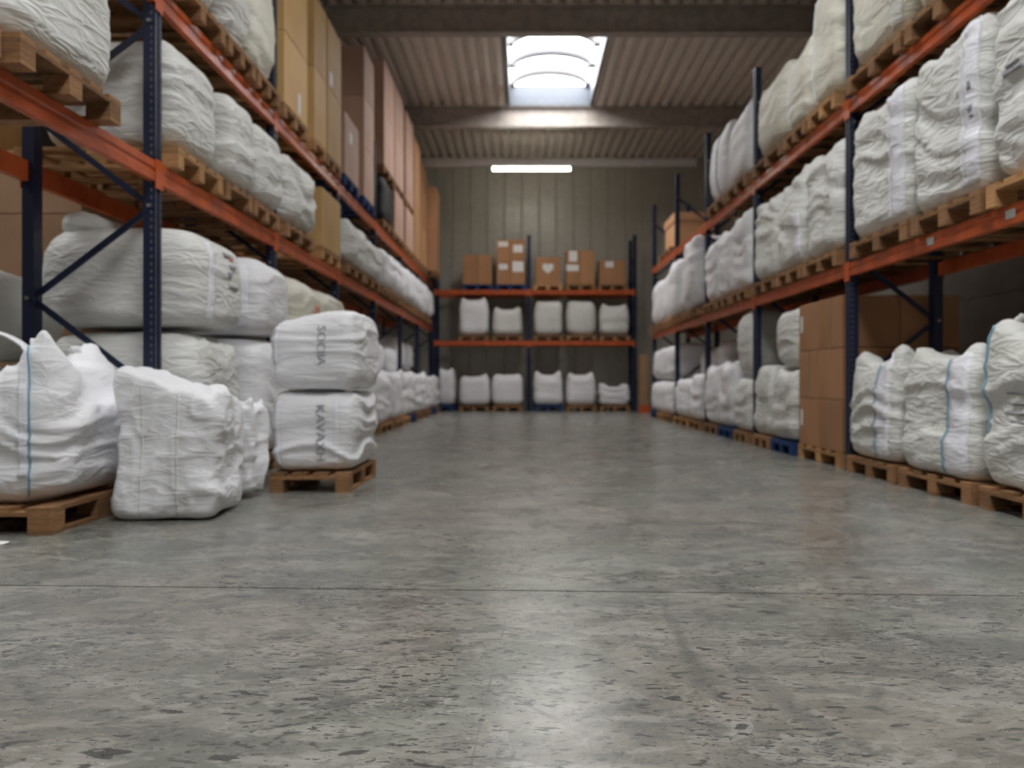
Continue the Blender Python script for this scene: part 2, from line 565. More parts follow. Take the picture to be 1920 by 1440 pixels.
class Shape:
    def __init__(s, w, d, h, seed, peak=0.05, sag=0.03, tilt=0.0, tilty=0.0, top=0.9, bot=0.98, wr=0.022, fold='h', slant=0.0, e=6.5, lump=0.014, freq=1.0, peaks=None, pw=0.0):
        s.__dict__.update(locals())

    def __call__(s, P, off=0.0):
        P = np.asarray(P, float)
        A = np.abs(P) + 1e-9
        n = (A[:, 0] ** s.e + A[:, 1] ** s.e + A[:, 2] ** s.e) ** (1 / s.e)
        q = P / n[:, None]
        z = q[:, 2]
        k = 1 - (1 - s.top) * np.clip(z, 0, 1) ** 3 - (1 - s.bot) * np.clip(-z, 0, 1) ** 3
        x, y = q[:, 0] * k, q[:, 1] * k
        m = np.stack([x * s.w / 2, y * s.d / 2, (z + 1) / 2 * s.h], 1)
        t = sstep(0.35, 0.95, z)
        pk = s.peaks or ((1, 1, 1), (1, -1, 1), (-1, 1, 1), (-1, -1, 1))
        dz = -s.sag * (1 - x * x) * (1 - y * y) + s.tilt * x + s.tilty * y
        for (sx, sy, a) in pk:
            r2 = (x - sx * 0.78) ** 2 + (y - sy * 0.78) ** 2
            dz = dz + s.peak * a * (np.exp(-np.sqrt(r2 + 0.004) / s.pw) if s.pw else np.exp(-r2 / 0.06))
        m[:, 2] += t * dz
        nr = np.sign(q) * np.abs(q) ** (s.e - 1)
        nr /= np.linalg.norm(nr, axis=1)[:, None] + 1e-9
        warp = vnoise(m * 2.1 + s.seed, s.seed + 3) * 1.1
        f = s.freq
        if s.fold == 'h':
            c1 = np.stack([m[:, 0] * 1.0, m[:, 1] * 1.0, m[:, 2] * 8.0 * f + 0.6 * s.slant * (m[:, 0] + m[:, 1]) + warp * 2], 1)
            c2 = np.stack([m[:, 0] * 2.0, m[:, 1] * 2.0, m[:, 2] * 17 * f + 1.0 * s.slant * (m[:, 0] - m[:, 1]) + warp * 3], 1)
            c3 = m * 5.0
        else:
            c1 = m * np.array([3.4, 3.4, 2.2]) * f + warp[:, None]
            c2 = m * np.array([6.0, 6.0, 5.0]) * f + warp[:, None] * 1.5
            c3 = m * 9.0
        d = s.wr * ((ridge(c1, s.seed) - 0.42) * 1.25 + (ridge(c2, s.seed + 11) - 0.42) * 0.45 + (ridge(c3, s.seed + 17) - 0.42) * (0.25 if s.fold == 'h' else 0.45))
        d = d * (0.35 + 0.65 * sstep(-1.0, -0.6, z))
        d = d + s.lump * 2 * (vnoise(m * 2.6 + 7.7, s.seed + 23) - 0.5)
        m += nr * (d + off)[:, None]
        m[:, 2] = np.maximum(m[:, 2], 0.0)
        return m

    def body(s, N):
        P, Q = cube_grid(N)
        return mesh_from(s(P), Q, True)

    def patch(s, x0, x1, z0, z1, off=0.008, nx=4, nz=26, face=(1, -1)):
        """a tape sewn on one side face: axis 1 -> y face, axis 0 -> x face; its rim dips into the body"""
        ax, sg = face
        us = np.linspace(x0, x1, nx + 1)
        vs = np.linspace(z0, z1, nz + 1)
        us = np.concatenate([[x0], us, [x1]])
        vs = np.concatenate([[z0], vs, [z1]])
        P, O = [], []
        for i, u in enumerate(us):
            for j, v in enumerate(vs):
                P.append((u, sg, v) if ax == 1 else (sg, u, v))
                O.append(-0.012 if i in (0, len(us) - 1) or j in (0, len(vs) - 1) else off)
        m = s(np.array(P), np.array(O))
        n = len(vs)
        F = []
        for i in range(len(us) - 1):
            for j in range(n - 1):
                q = (i * n + j, (i + 1) * n + j, (i + 1) * n + j + 1, i * n + j + 1)
                F.append(q if (sg < 0) == (ax == 1) else q[::-1])
        return mesh_from(m, F, True)

    def text(s, body, x, z0, z1, size, off=0.010, face=(1, -1)):
        """printed lettering reading downwards, laid on the face"""
        cu = bpy.data.curves.new('text', 'FONT')
        cu.body = body
        cu.resolution_u = 2
        to = bpy.data.objects.new('text', cu)
        C.objects.link(to)
        dg = bpy.context.evaluated_depsgraph_get()
        me = bpy.data.meshes.new_from_object(to.evaluated_get(dg))
        bpy.data.objects.remove(to)
        co = np.array([v.co[:] for v in me.vertices])
        co[:, 0] -= co[:, 0].min()
        L = co[:, 0].max()
        P = np.stack([x + (co[:, 1] - 0.35) * size, np.full(len(co), -1.0), z1 - co[:, 0] / L * (z1 - z0)], 1)
        m = s(P, np.full(len(co), off))
        me.vertices.foreach_set('co', m.ravel())
        me.update()
        return me


SEED = [100]


def bag(x, y, z, rz, w, d, h, label, mat='bag_white', N=16, group=None, parts=(), name='bulk_bag', cat='bag', **kw):
    """x, y: centre of the footprint; parts: list of (kind, args...)"""
    SEED[0] += 7
    s = Shape(w, d, h, kw.pop('seed', SEED[0]), **kw)
    me = s.body(N)
    if not parts:
        o = link(name, me, M[mat], None, (x, y, z), (0, 0, rz))
        return tag(o, label, cat, group)
    r = empty(name, (x, y, z), rz)
    tag(r, label, cat, group)
    link('body', me, M[mat], r)
    for p in parts:
        k = p[0]
        if k == 'strip':
            link('seam_strip', s.patch(*p[1:]), M['strip'], r)
        elif k == 'strip_grey':
            link('seam_strip', s.patch(*p[1:]), M['bag_grey'], r)
        elif k == 'thread':
            link('seam_thread', s.patch(*p[1:], off=0.012, nx=1, nz=30), M['blue_thread'], r)['label'] = 'blue seam thread'
        elif k == 'mark':
            link('printed_mark', s.patch(*p[1:], off=0.010, nx=6, nz=3), M['ink'], r)['label'] = 'dark grey printed mark'
        elif k == 'redmark':
            link('printed_mark', s.patch(*p[1:], off=0.013, nx=2, nz=3), M['ink_red'], r)['label'] = 'faded red printed mark'
        elif k == 'text':
            link('printed_lettering', s.text(*p[1:]), M['ink'], r)['label'] = 'dark lettering printed down the side'
        elif k == 'loop':
            # two feet in shape parameters and the rise of the arch
            (ax, ay), (bx, by), rise, m_ = p[1:]
            a, b = s(np.array([(ax, ay, 1.0), (bx, by, 1.0)]))
            pts = []
            for i in range(15):
                u = i / 14
                q = a * (1 - u) + b * u
                pts.append((q[0], q[1], q[2] - 0.03 + (rise + 0.03) * math.sin(math.pi * u) ** 0.6))
            dv = b - a
            link('lifting_loop', band_path(pts, (-dv[1], dv[0], 0), 0.07, 0.012), M[m_], r)
        elif k == 'ear':
            # stitched corner ear: a stubby folded loop standing at a corner
            ax, ay, hh = p[1:]
            a = s(np.array([(ax, ay, 1.0)]))[0]
            pts = [(a[0] * (1 - 0.12 * i / 6), a[1] * (1 - 0.12 * i / 6), a[2] - 0.04 + hh * i / 6) for i in range(7)]
            me2 = band_path(pts, (-a[1], a[0], 0), 0.10, 0.03)
            link('lifting_loop', me2, M[mat], r)
        elif k == 'spout':
            ax, ay, L, ang = p[1:]
            a = s(np.array([(ax, ay, 1.0)]))[0]
            s2 = Shape(L, 0.34, 0.16, SEED[0] + 5, peak=0.0, sag=0.0, wr=0.02, fold='c', e=3.5, lump=0.03)
            o = link('filling_spout', s2.body(12), M[mat], r, (a[0], a[1], a[2] - 0.05), (0, 0, ang))
    return r


# ------------------------------------------------------------------ pallets
def pallet(x, y, z, rz, w, d, label, mat='wood', fine=True, group=None, h=0.144):
    """w across the front, d deep; top boards run front to back"""
    r = empty('pallet', (x, y, z), rz)
    tag(r, label, 'pallet', group)
    bw = 0.10 if w < 0.9 else 0.12
    bx = [-(w - bw) / 2, 0, (w - bw) / 2]
    by = [-(d - 0.14) / 2, 0, (d - 0.14) / 2]
    if w < 0.65:
        bx = [bx[0], bx[2]]
    skids = [(b - bw / 2, b + bw / 2, -d / 2, d / 2, 0, 0.02) for b in bx]
    blocks = [(b - bw / 2, b + bw / 2, q - 0.07, q + 0.07, 0.02, 0.098) for b in bx for q in by]
    stringers = [(-w / 2, w / 2, q - 0.07, q + 0.07, 0.098, 0.12) for q in by]
    nb = 5 if w > 0.65 else 4
    tw = 0.13 if w > 0.65 else 0.11
    deck = []
    for i in range(nb):
        c = -w / 2 + tw / 2 + i * (w - tw) / (nb - 1)
        deck.append((c - tw / 2, c + tw / 2, -d / 2, d / 2, 0.12, h))
    if fine:
        for nm, lst in (('skid', skids), ('block', blocks), ('stringer', stringers), ('deck_board', deck)):
            for b in lst:
                box(nm, *b, M[mat], r)
    else:
        multi_box('skids', skids, M[mat], r)
        multi_box('blocks', blocks, M[mat], r)
        multi_box('deck', stringers + deck, M[mat], r)
    return r


# ------------------------------------------------------------------ cartons
def carton(x0, x1, y0, y1, z0, z1, label, mat='card', group=None, seam=None, tape=None, labels=()):
    """axis-aligned carton; tape: list of faces ('x-','x+','y-') that carry a strip; labels: (face, u, v, w, h)"""
    r = empty('carton', ((x0 + x1) / 2, (y0 + y1) / 2, z0))
    tag(r, label, 'box', group)
    hx, hy, hz = (x1 - x0) / 2, (y1 - y0) / 2, z1 - z0
    box('body', -hx, hx, -hy, hy, 0, hz - 0.006, M[mat], r, bev=0.006)
    # two closing flaps on top with the slit between them
    box('flap', -hx + 0.004, hx - 0.004, -hy + 0.004, -0.003, hz - 0.006, hz, M[mat], r)
    box('flap', -hx + 0.004, hx - 0.004, 0.003, hy - 0.004, hz - 0.006, hz, M[mat], r)
    e = 0.0025
    for (fc, kind) in (tape or ()):
        m = M['tape_pale'] if kind == 'pale' else M['tape']
        if kind in ('v', 'pale'):
            if fc == 'y-':
                box('tape', -0.03, 0.03, -hy - e, -hy + 0.001, hz * (0.0 if kind == 'v' else 0.86), hz, m, r)
            else:
                s = -1 if fc == 'x-' else 1
                box('tape', min(s * (hx + e), s * (hx - 0.001)), max(s * (hx + e), s * (hx - 0.001)), -0.03, 0.03, 0, hz, m, r)
        else:
            if fc == 'y-':
                box('tape', -hx, hx, -hy - e, -hy + 0.001, hz * 0.58, hz * 0.58 + 0.03, m, r)
            else:
                s = -1 if fc == 'x-' else 1
                box('tape', min(s * (hx + e), s * (hx - 0.001)), max(s * (hx + e), s * (hx - 0.001)), -hy, hy, hz * 0.58, hz * 0.58 + 0.03, m, r)
    for (fc, u, v, w, h) in labels:
        if fc == 'y-':
            o = box('shipping_label', u - w / 2, u + w / 2, -hy - 0.004, -hy + 0.001, v, v + h, M['paper'], r)
        else:
            s = -1 if fc == 'x-' else 1
            a, b = sorted((s * (hx + 0.004), s * (hx - 0.001)))
            o = box('shipping_label', a, b, u - w / 2, u + w / 2, v, v + h, M['paper'], r)
        o['label'] = 'white paper label'
    return r


# ------------------------------------------------------------------ room shell
X_L, X_R, Y_B = -10.5, 5.7, 22.95
floor = empty('floor', (0, 0, 0))
tag(floor, 'worn grey concrete warehouse floor with a saw-cut joint across it', 'floor', kind='structure')
def slab(poly):
    o = prism('floor_slab', poly, 'z', -0.03, 0.0, M['floor'], floor)
    return o
def jy(x):   # y of the cross joint at x
    return 3.21 + (x + 2.09) * (3.05 - 3.21) / 4.01
g = 0.0062
slab([(X_L, jy(X_L) + g), (X_R, jy(X_R) + g), (X_R, Y_B), (X_L, Y_B)])
slab([(X_L, -16), (X_R, -16), (X_R, jy(X_R) - g), (X_L, jy(X_L) - g)])
prism('joint_bed', [(X_L, -16), (X_R, -16), (X_R, Y_B), (X_L, Y_B)], 'z', -0.06, -0.024, M['joint'], floor)

ceil = empty('ceiling', (0, 0, ROOF_Z))
tag(ceil, 'corrugated steel roof deck on steel beams', 'ceiling', kind='structure')


def corrugated(x0, x1, y0, y1):
    """trapezoid sheet running along y, built in ceiling-local z"""
    pitch, dep, th = 0.25, 0.11, 0.006
    n0, n1 = math.floor(x0 / pitch), math.ceil(x1 / pitch)
    prof = []
    for i in range(n0, n1 + 1):
        b = i * pitch
        for dx, z in ((0, 0), (0.115, 0), (0.145, dep), (0.22, dep)):
            xx = b + dx
            if x0 <= xx <= x1:
                prof.append((xx, z))
    def zat(x):
        u = (x / pitch - math.floor(x / pitch)) * pitch
        return 0 if u < 0.115 else (dep * (u - 0.115) / 0.03 if u < 0.145 else (dep if u < 0.22 else dep * (1 - (u - 0.22) / 0.03)))
    prof = [(x0, zat(x0))] + [p for p in prof if x0 + 1e-6 < p[0] < x1 - 1e-6] + [(x1, zat(x1))]
    V, F = [], []
    for (x, z) in prof:
        V += [(x, y0, z), (x, y1, z), (x, y0, z + th), (x, y1, z + th)]
    for i in range(len(prof) - 1):
        a, b = i * 4, (i + 1) * 4
        F += [(a, a + 1, b + 1, b), (a + 2, b + 2, b + 3, a + 3), (a, b, b + 2, a + 2), (a + 1, a + 3, b + 3, b + 1)]
    F += [(0, 2, 3, 1)]
    n = (len(prof) - 1) * 4
    F += [(n, n + 1, n + 3, n + 2)]
    o = link('roof_sheet', mesh_from(V, F), M['roof'], ceil)
    return o


corrugated(X_L, SIDE_SKY[0], FRONT_Y - 0.1, 8.66)
corrugated(SIDE_SKY[1], SKY_X0, FRONT_Y - 0.1, 8.66)
corrugated(SIDE_SKY[0], SIDE_SKY[1], FRONT_Y - 0.1, SIDE_SKY[2])
corrugated(SIDE_SKY[0], SIDE_SKY[1], SIDE_SKY[3], 8.66)
corrugated(X_L, SKY_X0, 8.66, 13.66)
corrugated(X_L, SKY_X0, 13.66, 18.67)
corrugated(X_L, SKY_X0, 18.67, Y_B + 0.1)
corrugated(SKY_X1, X_R, FRONT_Y - 0.1, 8.66)
corrugated(SKY_X1, X_R, 8.66, 13.66)
corrugated(SKY_X1, X_R, 13.66, 18.67)
corrugated(SKY_X1, X_R, 18.67, Y_B + 0.1)
ys = [FRONT_Y - 0.1] + [v for s in sorted(SKYLIGHTS) for v in s] + [Y_B + 0.1]
for i in range(0, len(ys), 2):
    corrugated(SKY_X0, SKY_X1, ys[i], ys[i + 1])

for yb in (-6.34, -1.34, 3.66, 8.66, 13.66, 18.67):
    hb, fl, tf, tw = 0.47, 0.10, 0.022, 0.012
    z1 = -0.002
    z0 = z1 - hb
    prism('roof_beam', [(yb - fl, z0), (yb + fl, z0), (yb + fl, z0 + tf), (yb + tw, z0 + tf), (yb + tw, z1 - tf), (yb + fl, z1 - tf),
                        (yb + fl, z1), (yb - fl, z1), (yb - fl, z1 - tf), (yb - tw, z1 - tf), (yb - tw, z0 + tf), (yb - fl, z0 + tf)],
          'x', X_L, X_R, M['beam'], ceil)

# skylights
for k, (a, b, sx0, sx1) in enumerate([(a, b, SKY_X0, SKY_X1) for a, b in SKYLIGHTS] + [(SIDE_SKY[2], SIDE_SKY[3], SIDE_SKY[0], SIDE_SKY[1])]):
    w_ = empty('window_%d' % (k + 1), ((sx0 + sx1) / 2, (a + b) / 2, ROOF_Z))
    tag(w_, 'arched rooflight in the corrugated roof with white curb and hoops' if k == 0 else ('rooflight outside the view, number %d along the main aisle' % k if k < len(SKYLIGHTS) else 'unseen rooflight added over the next aisle left of the racks'), 'skylight', kind='structure')
    hw, hl, ch = (sx1 - sx0) / 2, (b - a) / 2, 0.46
    box('curb', -hw - 0.05, -hw, -hl - 0.05, hl + 0.05, 0, ch, M['curb'], w_)
    box('curb', hw, hw + 0.05, -hl - 0.05, hl + 0.05, 0, ch, M['curb'], w_)
    box('curb', -hw, hw, -hl - 0.05, -hl, 0, ch, M['curb'], w_)
    box('curb', -hw, hw, hl, hl + 0.05, 0, ch, M['curb'], w_)
    rise = 0.34
    def arc(n=18, dz=0.0):
        return [(-hw * math.cos(math.pi * i / n), ch + dz + rise * math.sin(math.pi * i / n)) for i in range(n + 1)]
    A = arc()
    V, F = [], []
    for (x, z) in A:
        V += [(x * 1.02, -hl - 0.02, z + 0.03), (x * 1.02, hl + 0.02, z + 0.03)]
    for i in range(len(A) - 1):
        F.append((2 * i, 2 * i + 1, 2 * i + 3, 2 * i + 2))
    F.append(tuple(range(0, 2 * len(A), 2)))
    F.append(tuple(range(1, 2 * len(A), 2))[::-1])
    link('glazing', mesh_from(V, F, False), M['dome_dimmed' if k == 0 else 'dome'], w_)
    nh = 4
    for i in range(nh + 1):
        yy = -hl + 0.03 + (2 * hl - 0.06) * i / nh
        link('hoop', tube_path([(x * 0.985, yy, z) for (x, z) in A], 0.11), M['hoop'], w_)
        if k == 0 and i in (1, 3):
            box('tie_bar', -hw, hw, yy - 0.03, yy + 0.03, ch - 0.03, ch + 0.03, M['hoop'], w_)

# walls
wb = empty('wall_back', (0, Y_B, 0))
tag(wb, 'back wall of grey vertical metal panels', 'wall', kind='structure')
pw = 0.5
x = X_L
while x < X_R - 0.01:
    x2 = min(x + pw, X_R)
    prism('wall_panel', [(x + 0.004, 0.0), (x + 0.03, -0.018), (x2 - 0.03, -0.018), (x2 - 0.004, 0.0), (x2 - 0.004, 0.03), (x + 0.004, 0.03)], 'z', 0, ROOF_Z + 0.11, M['wall'], wb)
    x = x2
box('panel_backing', X_L, X_R, 0.03, 0.08, 0, ROOF_Z + 0.11, M['wall_side'], wb)

for side, X, s in (('left', X_L, -1), ('right', X_R, 1)):
    w_ = empty('wall_' + side, (X, 0, 0))
    tag(w_, side + ' wall of horizontal metal panels behind the rack', 'wall', kind='structure')
    for i in range(8):
        z0, z1 = i * 0.93, min((i + 1) * 0.93, ROOF_Z + 0.11)
        if z0 >= z1:
            break
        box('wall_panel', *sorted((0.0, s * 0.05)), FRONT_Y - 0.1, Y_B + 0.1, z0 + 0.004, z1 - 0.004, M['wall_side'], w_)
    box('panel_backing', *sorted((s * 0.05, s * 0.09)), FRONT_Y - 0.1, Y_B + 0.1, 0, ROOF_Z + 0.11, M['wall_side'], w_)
    if side == 'right':
        for yy in (3.66, 8.66, 13.66, 18.67):
            box('wall_post', -0.16, -0.002, yy - 0.09, yy + 0.09, 0, ROOF_Z - 0.48, M['beam'], w_)

wf = empty('wall_front', (0, FRONT_Y, 0))
tag(wf, 'closed front wall of metal panels behind the viewer', 'wall', kind='structure')
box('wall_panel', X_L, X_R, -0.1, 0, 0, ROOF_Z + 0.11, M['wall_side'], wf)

# ------------------------------------------------------------------ racks
LX, RX, BY = -2.48, 3.0, 21.55
LEFT_F = [2.55, 5.46, 8.06, 10.83, 13.6, 16.55, 19.3, 22.1]
RIGHT_F = [4.02, 7.36, 10.32, 13.05, 15.62, 18.3]
BACK_F = [-2.36, 0.2, 3.05]
LZ2, LZ3 = 2.31, 3.52
RZ2, RZ3 = 1.90, 3.39
BZ2, BZ3 = 1.90, 3.27


def rack(name, label, conv, frames, levels, depth, top, bh=0.12, near=(), thick=0.10):
    """conv(a0,a1,b0,b1) -> x0,x1,y0,y1 ; a along the rack, b from the front into the rack"""
    x0, x1, y0, y1 = conv(frames[0], frames[0], 0, 0)
    root = empty(name, (0, 0, 0))
    tag(root, label, 'rack')

    def pt(a, b, z):
        q = conv(a, a, b, b)
        return (q[0], q[2], z)
    h = thick / 2
    for f in frames:
        for rear in (0, 1):
            b0, b1 = (0, 0.08) if not rear else (depth - 0.08, depth)
            # omega profile: groove down the middle of the outer face
            def q(a, b):
                v = pt(a, b, 0)
                return (v[0], v[1])
            fr, bk = (b0, b1) if not rear else (b1, b0)
            sgn = 1 if not rear else -1
            poly = [q(f - h, fr), q(f - 0.018, fr), q(f - 0.012, fr + sgn * 0.018), q(f + 0.012, fr + sgn * 0.018), q(f + 0.018, fr), q(f + h, fr), q(f + h, bk), q(f - h, bk)]
            up = prism('upright', poly, 'z', 0.004, top, M['navy'], root)
            fx = conv(f - h - 0.03, f + h + 0.03, b0 - 0.02, b1 + 0.02)
            box('foot_plate', *fx, 0.0005, 0.006, M['navy'], up)
            if f in near and not rear:
                sl = []
                k = 0
                while 0.1 + k * 0.05 < top - 0.05:
                    zz = 0.1 + k * 0.05
                    for s_ in (-1, 1):
                        e = conv(f + s_ * 0.034 - 0.005, f + s_ * 0.034 + 0.005, -0.0015, 0.002)
                        sl.append((*e, zz, zz + 0.022))
                    e = conv(f - h - 0.0015, f - h + 0.001, 0.018, 0.030)
                    sl.append((*e, zz, zz + 0.022))
                    k += 1
                multi_box('slot_rows', sl, M['hole'], up)
        # zig-zag bracing
        z, k = 0.16, 0
        zs = [0.16 + 0.605 * i for i in range(20)]
        if abs(frames[0] - 2.55) < 0.01:
            zs = [0.13 + 0.625 * i for i in range(20)]
        zs = [v for v in zs if v < top - 0.1]
        for i in range(len(zs) - 1):
            ba, bb = (0.04, depth - 0.04) if i % 2 else (depth - 0.04, 0.04)
            bar('brace', pt(f, ba, zs[i]), pt(f, bb, zs[i + 1]), 0.04, 0.022, M['navy'], root)
        multi_box('brace_bolts', [(*conv(f - 0.018 - h, f + 0.018 + h * 0, (0.03 if i % 2 else depth - 0.05), (0.05 if i % 2 else depth - 0.03)), v - 0.01, v + 0.01) for i, v in enumerate(zs)], M['zinc'], root)
    for i in range(len(frames) - 1):
        for li, zt in enumerate(levels):
            for rear in (0, 1):
                a0, a1 = frames[i] + h + 0.001, frames[i + 1] - h - 0.001
                bf = -0.004 if not rear else depth + 0.004
                s = 1 if not rear else -1
                # section with a rib along the face
                prof = [(bf, zt - bh), (bf, zt - bh * 0.62), (bf + s * 0.008, zt - bh * 0.56), (bf + s * 0.008, zt - bh * 0.42), (bf, zt - bh * 0.36), (bf, zt - 0.002), (bf + s * 0.05, zt - 0.002), (bf + s * 0.05, zt - bh)]
                e0, e1 = pt(a0, 0, 0), pt(a1, 0, 0)
                if e0[0] == e1[0]:
                    poly = [(pt(0, b, 0)[0], z_) for b, z_ in prof]
                    bm_ = prism('beam', poly, 'y', a0, a1, M['orange'], root)
                else:
                    poly = [(pt(0, b, 0)[1], z_) for b, z_ in prof]
                    bm_ = prism('beam', poly, 'x', a0, a1, M['orange'], root)
                for (p0, p1) in ((frames[i] - 0.002, a0 + 0.004), (a1 - 0.004, frames[i + 1] + 0.002)):
                    bb = sorted((bf, bf - s * 0.005))
                    box('end_connector', *conv(p0, p1, bb[0], bb[1]), zt - bh - 0.045, zt + 0.012, M['orange'], bm_)
                if not rear and name == 'pallet_rack' and li == 0 and near and conv(0, 0, 0, 0)[0] > 0 and i == 0:
                    for aa in (4.9, 5.86):
                        box('bay_sticker', *conv(aa - 0.05, aa + 0.05, bf - 0.003, bf + 0.001), zt - 0.085, zt - 0.03, M['sticker'], bm_)['label'] = 'grey location sticker'
    return root


rack('pallet_rack', 'long left rack with navy uprights and orange beams', lambda a0, a1, b0, b1: (LX - b1, LX - b0, a0, a1), LEFT_F, (LZ2, LZ3), 0.90, 4.9, 0.14, near=LEFT_F[:3])
rack('pallet_rack', 'long right rack with navy uprights and orange beams', lambda a0, a1, b0, b1: (RX + b0, RX + b1, a0, a1), RIGHT_F, (RZ2, RZ3), 0.85, 4.85, 0.12, near=RIGHT_F[:3])
rack('pallet_rack', 'short rack across the back wall with navy uprights and orange beams', lambda a0, a1, b0, b1: (a0, a1, BY + b0, BY + b1), BACK_F, (BZ2, BZ3), 0.95, 4.75, 0.12)

ORD = ['nearest', 'second', 'third', 'fourth', 'fifth', 'sixth', 'seventh', 'eighth', 'ninth', 'tenth', 'eleventh', 'twelfth', 'thirteenth', 'fourteenth', 'fifteenth', 'sixteenth', 'seventeenth', 'eighteenth']


def on(i):
    return ORD[i] + (' the camera' if i == 0 else ' from camera')


COLN = {'bag_white': 'white', 'bag_grey': 'off-white', 'bag_cream': 'cream'}
PH = 0.144
GAP = 0.003


def NN(y):
    return 34 if y < 6.2 else (28 if y < 9.5 else (20 if y < 14 else 15))


def row(side, items, zbeam, shelf, front, depth=1.0, pd=1.15, bd=None):
    """items along one shelf, nearest first: dicts y0,y1,h + options"""
    rz = {'L': math.pi / 2, 'R': -math.pi / 2}[side]
    sg = 1 if side == 'R' else -1
    z = zbeam + 0.002
    for i, it in enumerate(items):
        it = dict(it)
        y0, y1, h = it.pop('y0'), it.pop('y1'), it.pop('h')
        look = it.pop('look', '')
        fr = it.pop('front', front)
        pm = it.pop('pal', 'wood')
        mat = it.pop('mat', 'bag_white')
        dd = it.pop('d', depth)
        pf = it.pop('pfront', fr)
        yc, w = (y0 + y1) / 2, y1 - y0
        pc = {'wood': 'brown', 'wood_light': 'pale', 'wood_blue': 'dark blue'}[pm]
        pallet(pf + sg * pd / 2, yc, z, rz, w - 0.02, pd, '%s wooden pallet under bag %s on %s' % (pc, on(i), shelf), pm, yc < 9.2, 'pallets on the ' + shelf)
        lab = '%s bulk bag %s%s on %s' % (COLN[mat], (look + ' ') if look else '', on(i), shelf)
        bag(fr + sg * (dd / 2 + 0.01), yc, z + PH + GAP, rz, w - 0.03, dd, h, lab, mat, NN(y0), 'bags on the ' + shelf, **it)


F_R = 2.93
D = dict
# --- right rack, middle shelf
row('R', [
    D(y0=4.16, y1=5.06, h=1.16, mat='bag_grey', slant=2.5, wr=0.030, e=8, top=0.95, bot=0.98, pal='wood_light', parts=(('mark', -0.55, -0.15, 0.05, 0.09), ('mark', -0.5, -0.2, 0.13, 0.16))),
    D(y0=5.10, y1=6.04, h=1.13, mat='bag_grey', slant=2.8, wr=0.030, e=10, top=0.98, bot=0.98, tilt=0.05, look='with pale seam strip', parts=(('strip', 0.58, 0.93, -0.92, 0.96), ('strip', 0.50, 0.555, -0.92, 0.96), ('mark', 0.70, 0.78, 0.2, 0.3), ('mark', 0.70, 0.80, -0.12, 0.02))),
    D(y0=6.08, y1=7.16, h=1.08, mat='bag_grey', slant=2.4, wr=0.028, e=10, top=0.98, bot=0.98, look='with broad pale strip', parts=(('strip', 0.50, 0.92, -0.92, 0.95), ('strip', 0.42, 0.46, -0.92, 0.95))),
    D(y0=7.44, y1=8.36, h=1.04, mat='bag_grey', slant=1.8, wr=0.03, e=8, look='with grey strip', parts=(('strip_grey', 0.30, 0.80, -0.9, 0.95), ('mark', 0.55, 0.68, 0.0, 0.1))),
    D(y0=8.40, y1=9.24, h=1.0, mat='bag_grey', slant=2.2, wr=0.03, tilt=0.05, top=0.95, e=8, parts=(('strip', 0.55, 0.9, -0.9, 0.1),)),
    D(y0=9.28, y1=10.2, h=0.98, mat='bag_grey', slant=2.0, wr=0.03, top=0.95, e=8),
    D(y0=10.42, y1=11.25, h=1.02, slant=2.0, wr=0.03, tilt=0.04, top=0.95, e=8),
    D(y0=11.3, y1=12.1, h=0.98, slant=2.0, wr=0.03, top=0.95, e=8),
    D(y0=12.15, y1=12.93, h=0.96, slant=1.0, wr=0.03),
    D(y0=13.15, y1=13.95, h=1.22, front=2.76, pfront=2.9, look='overtopping the beam', wr=0.03, d=0.9, e=4.5),
    D(y0=14.0, y1=14.75, h=1.0, wr=0.03),
    D(y0=14.8, y1=15.5, h=1.05, wr=0.02, front=2.82, pfront=2.9),
    D(y0=15.75, y1=16.55, h=0.98, wr=0.02, pal='wood_light'),
    D(y0=16.6, y1=17.4, h=0.94, wr=0.02),
    D(y0=17.45, y1=18.2, h=0.95, wr=0.02),
], RZ2, "right rack's middle shelf", F_R)

# --- right rack, top shelf
row('R', [
    D(y0=5.15, y1=6.14, h=1.1, mat='bag_cream', e=6, wr=0.016, parts=(('strip', 0.4, 0.8, -0.9, 0.9),)),
    D(y0=6.18, y1=7.24, h=1.16, mat='bag_cream', e=6, wr=0.016, look='with grey strip', parts=(('strip_grey', 0.62, 0.95, -0.92, 0.95),)),
    D(y0=7.47, y1=8.22, h=1.22, mat='bag_cream', e=5.5, wr=0.016, look='with white far edge', pal='wood_light', parts=(('strip', -0.93, -0.72, -0.9, 0.9),)),
    D(y0=8.27, y1=8.98, h=0.88, mat='bag_cream', e=5.5, wr=0.016, tilt=0.06, parts=(('strip', -0.93, -0.70, -0.9, 0.9),)),
    D(y0=9.03, y1=10.18, h=1.0, mat='bag_cream', e=4.5, wr=0.018, tilt=0.05, top=0.82),
    D(y0=10.45, y1=11.5, h=1.02, mat='bag_white', e=5, wr=0.014, tilt=0.08, top=0.84),
    D(y0=11.55, y1=12.65, h=1.12, mat='bag_white', e=6, wr=0.012, tilt=0.03, bot=0.9, top=0.8, parts=(('thread', 0.10, 0.14, -0.9, 0.9),)),
], RZ3, "right rack's top shelf", F_R)
pallet(3.55, 16.8, RZ3 + 0.002, -math.pi / 2, 1.2, 1.1, 'brown pallet under the lone carton on right rack top shelf', 'wood', False)
carton(3.12, 3.96, 16.22, 17.36, RZ3 + 0.15, 4.06, 'big orange-brown carton standing alone on right rack top shelf', 'card_orange')
carton(3.10, 3.98, 16.20, 17.38, 4.063, 4.24, 'flat orange-brown carton lying on the lone top shelf carton', 'card_orange')

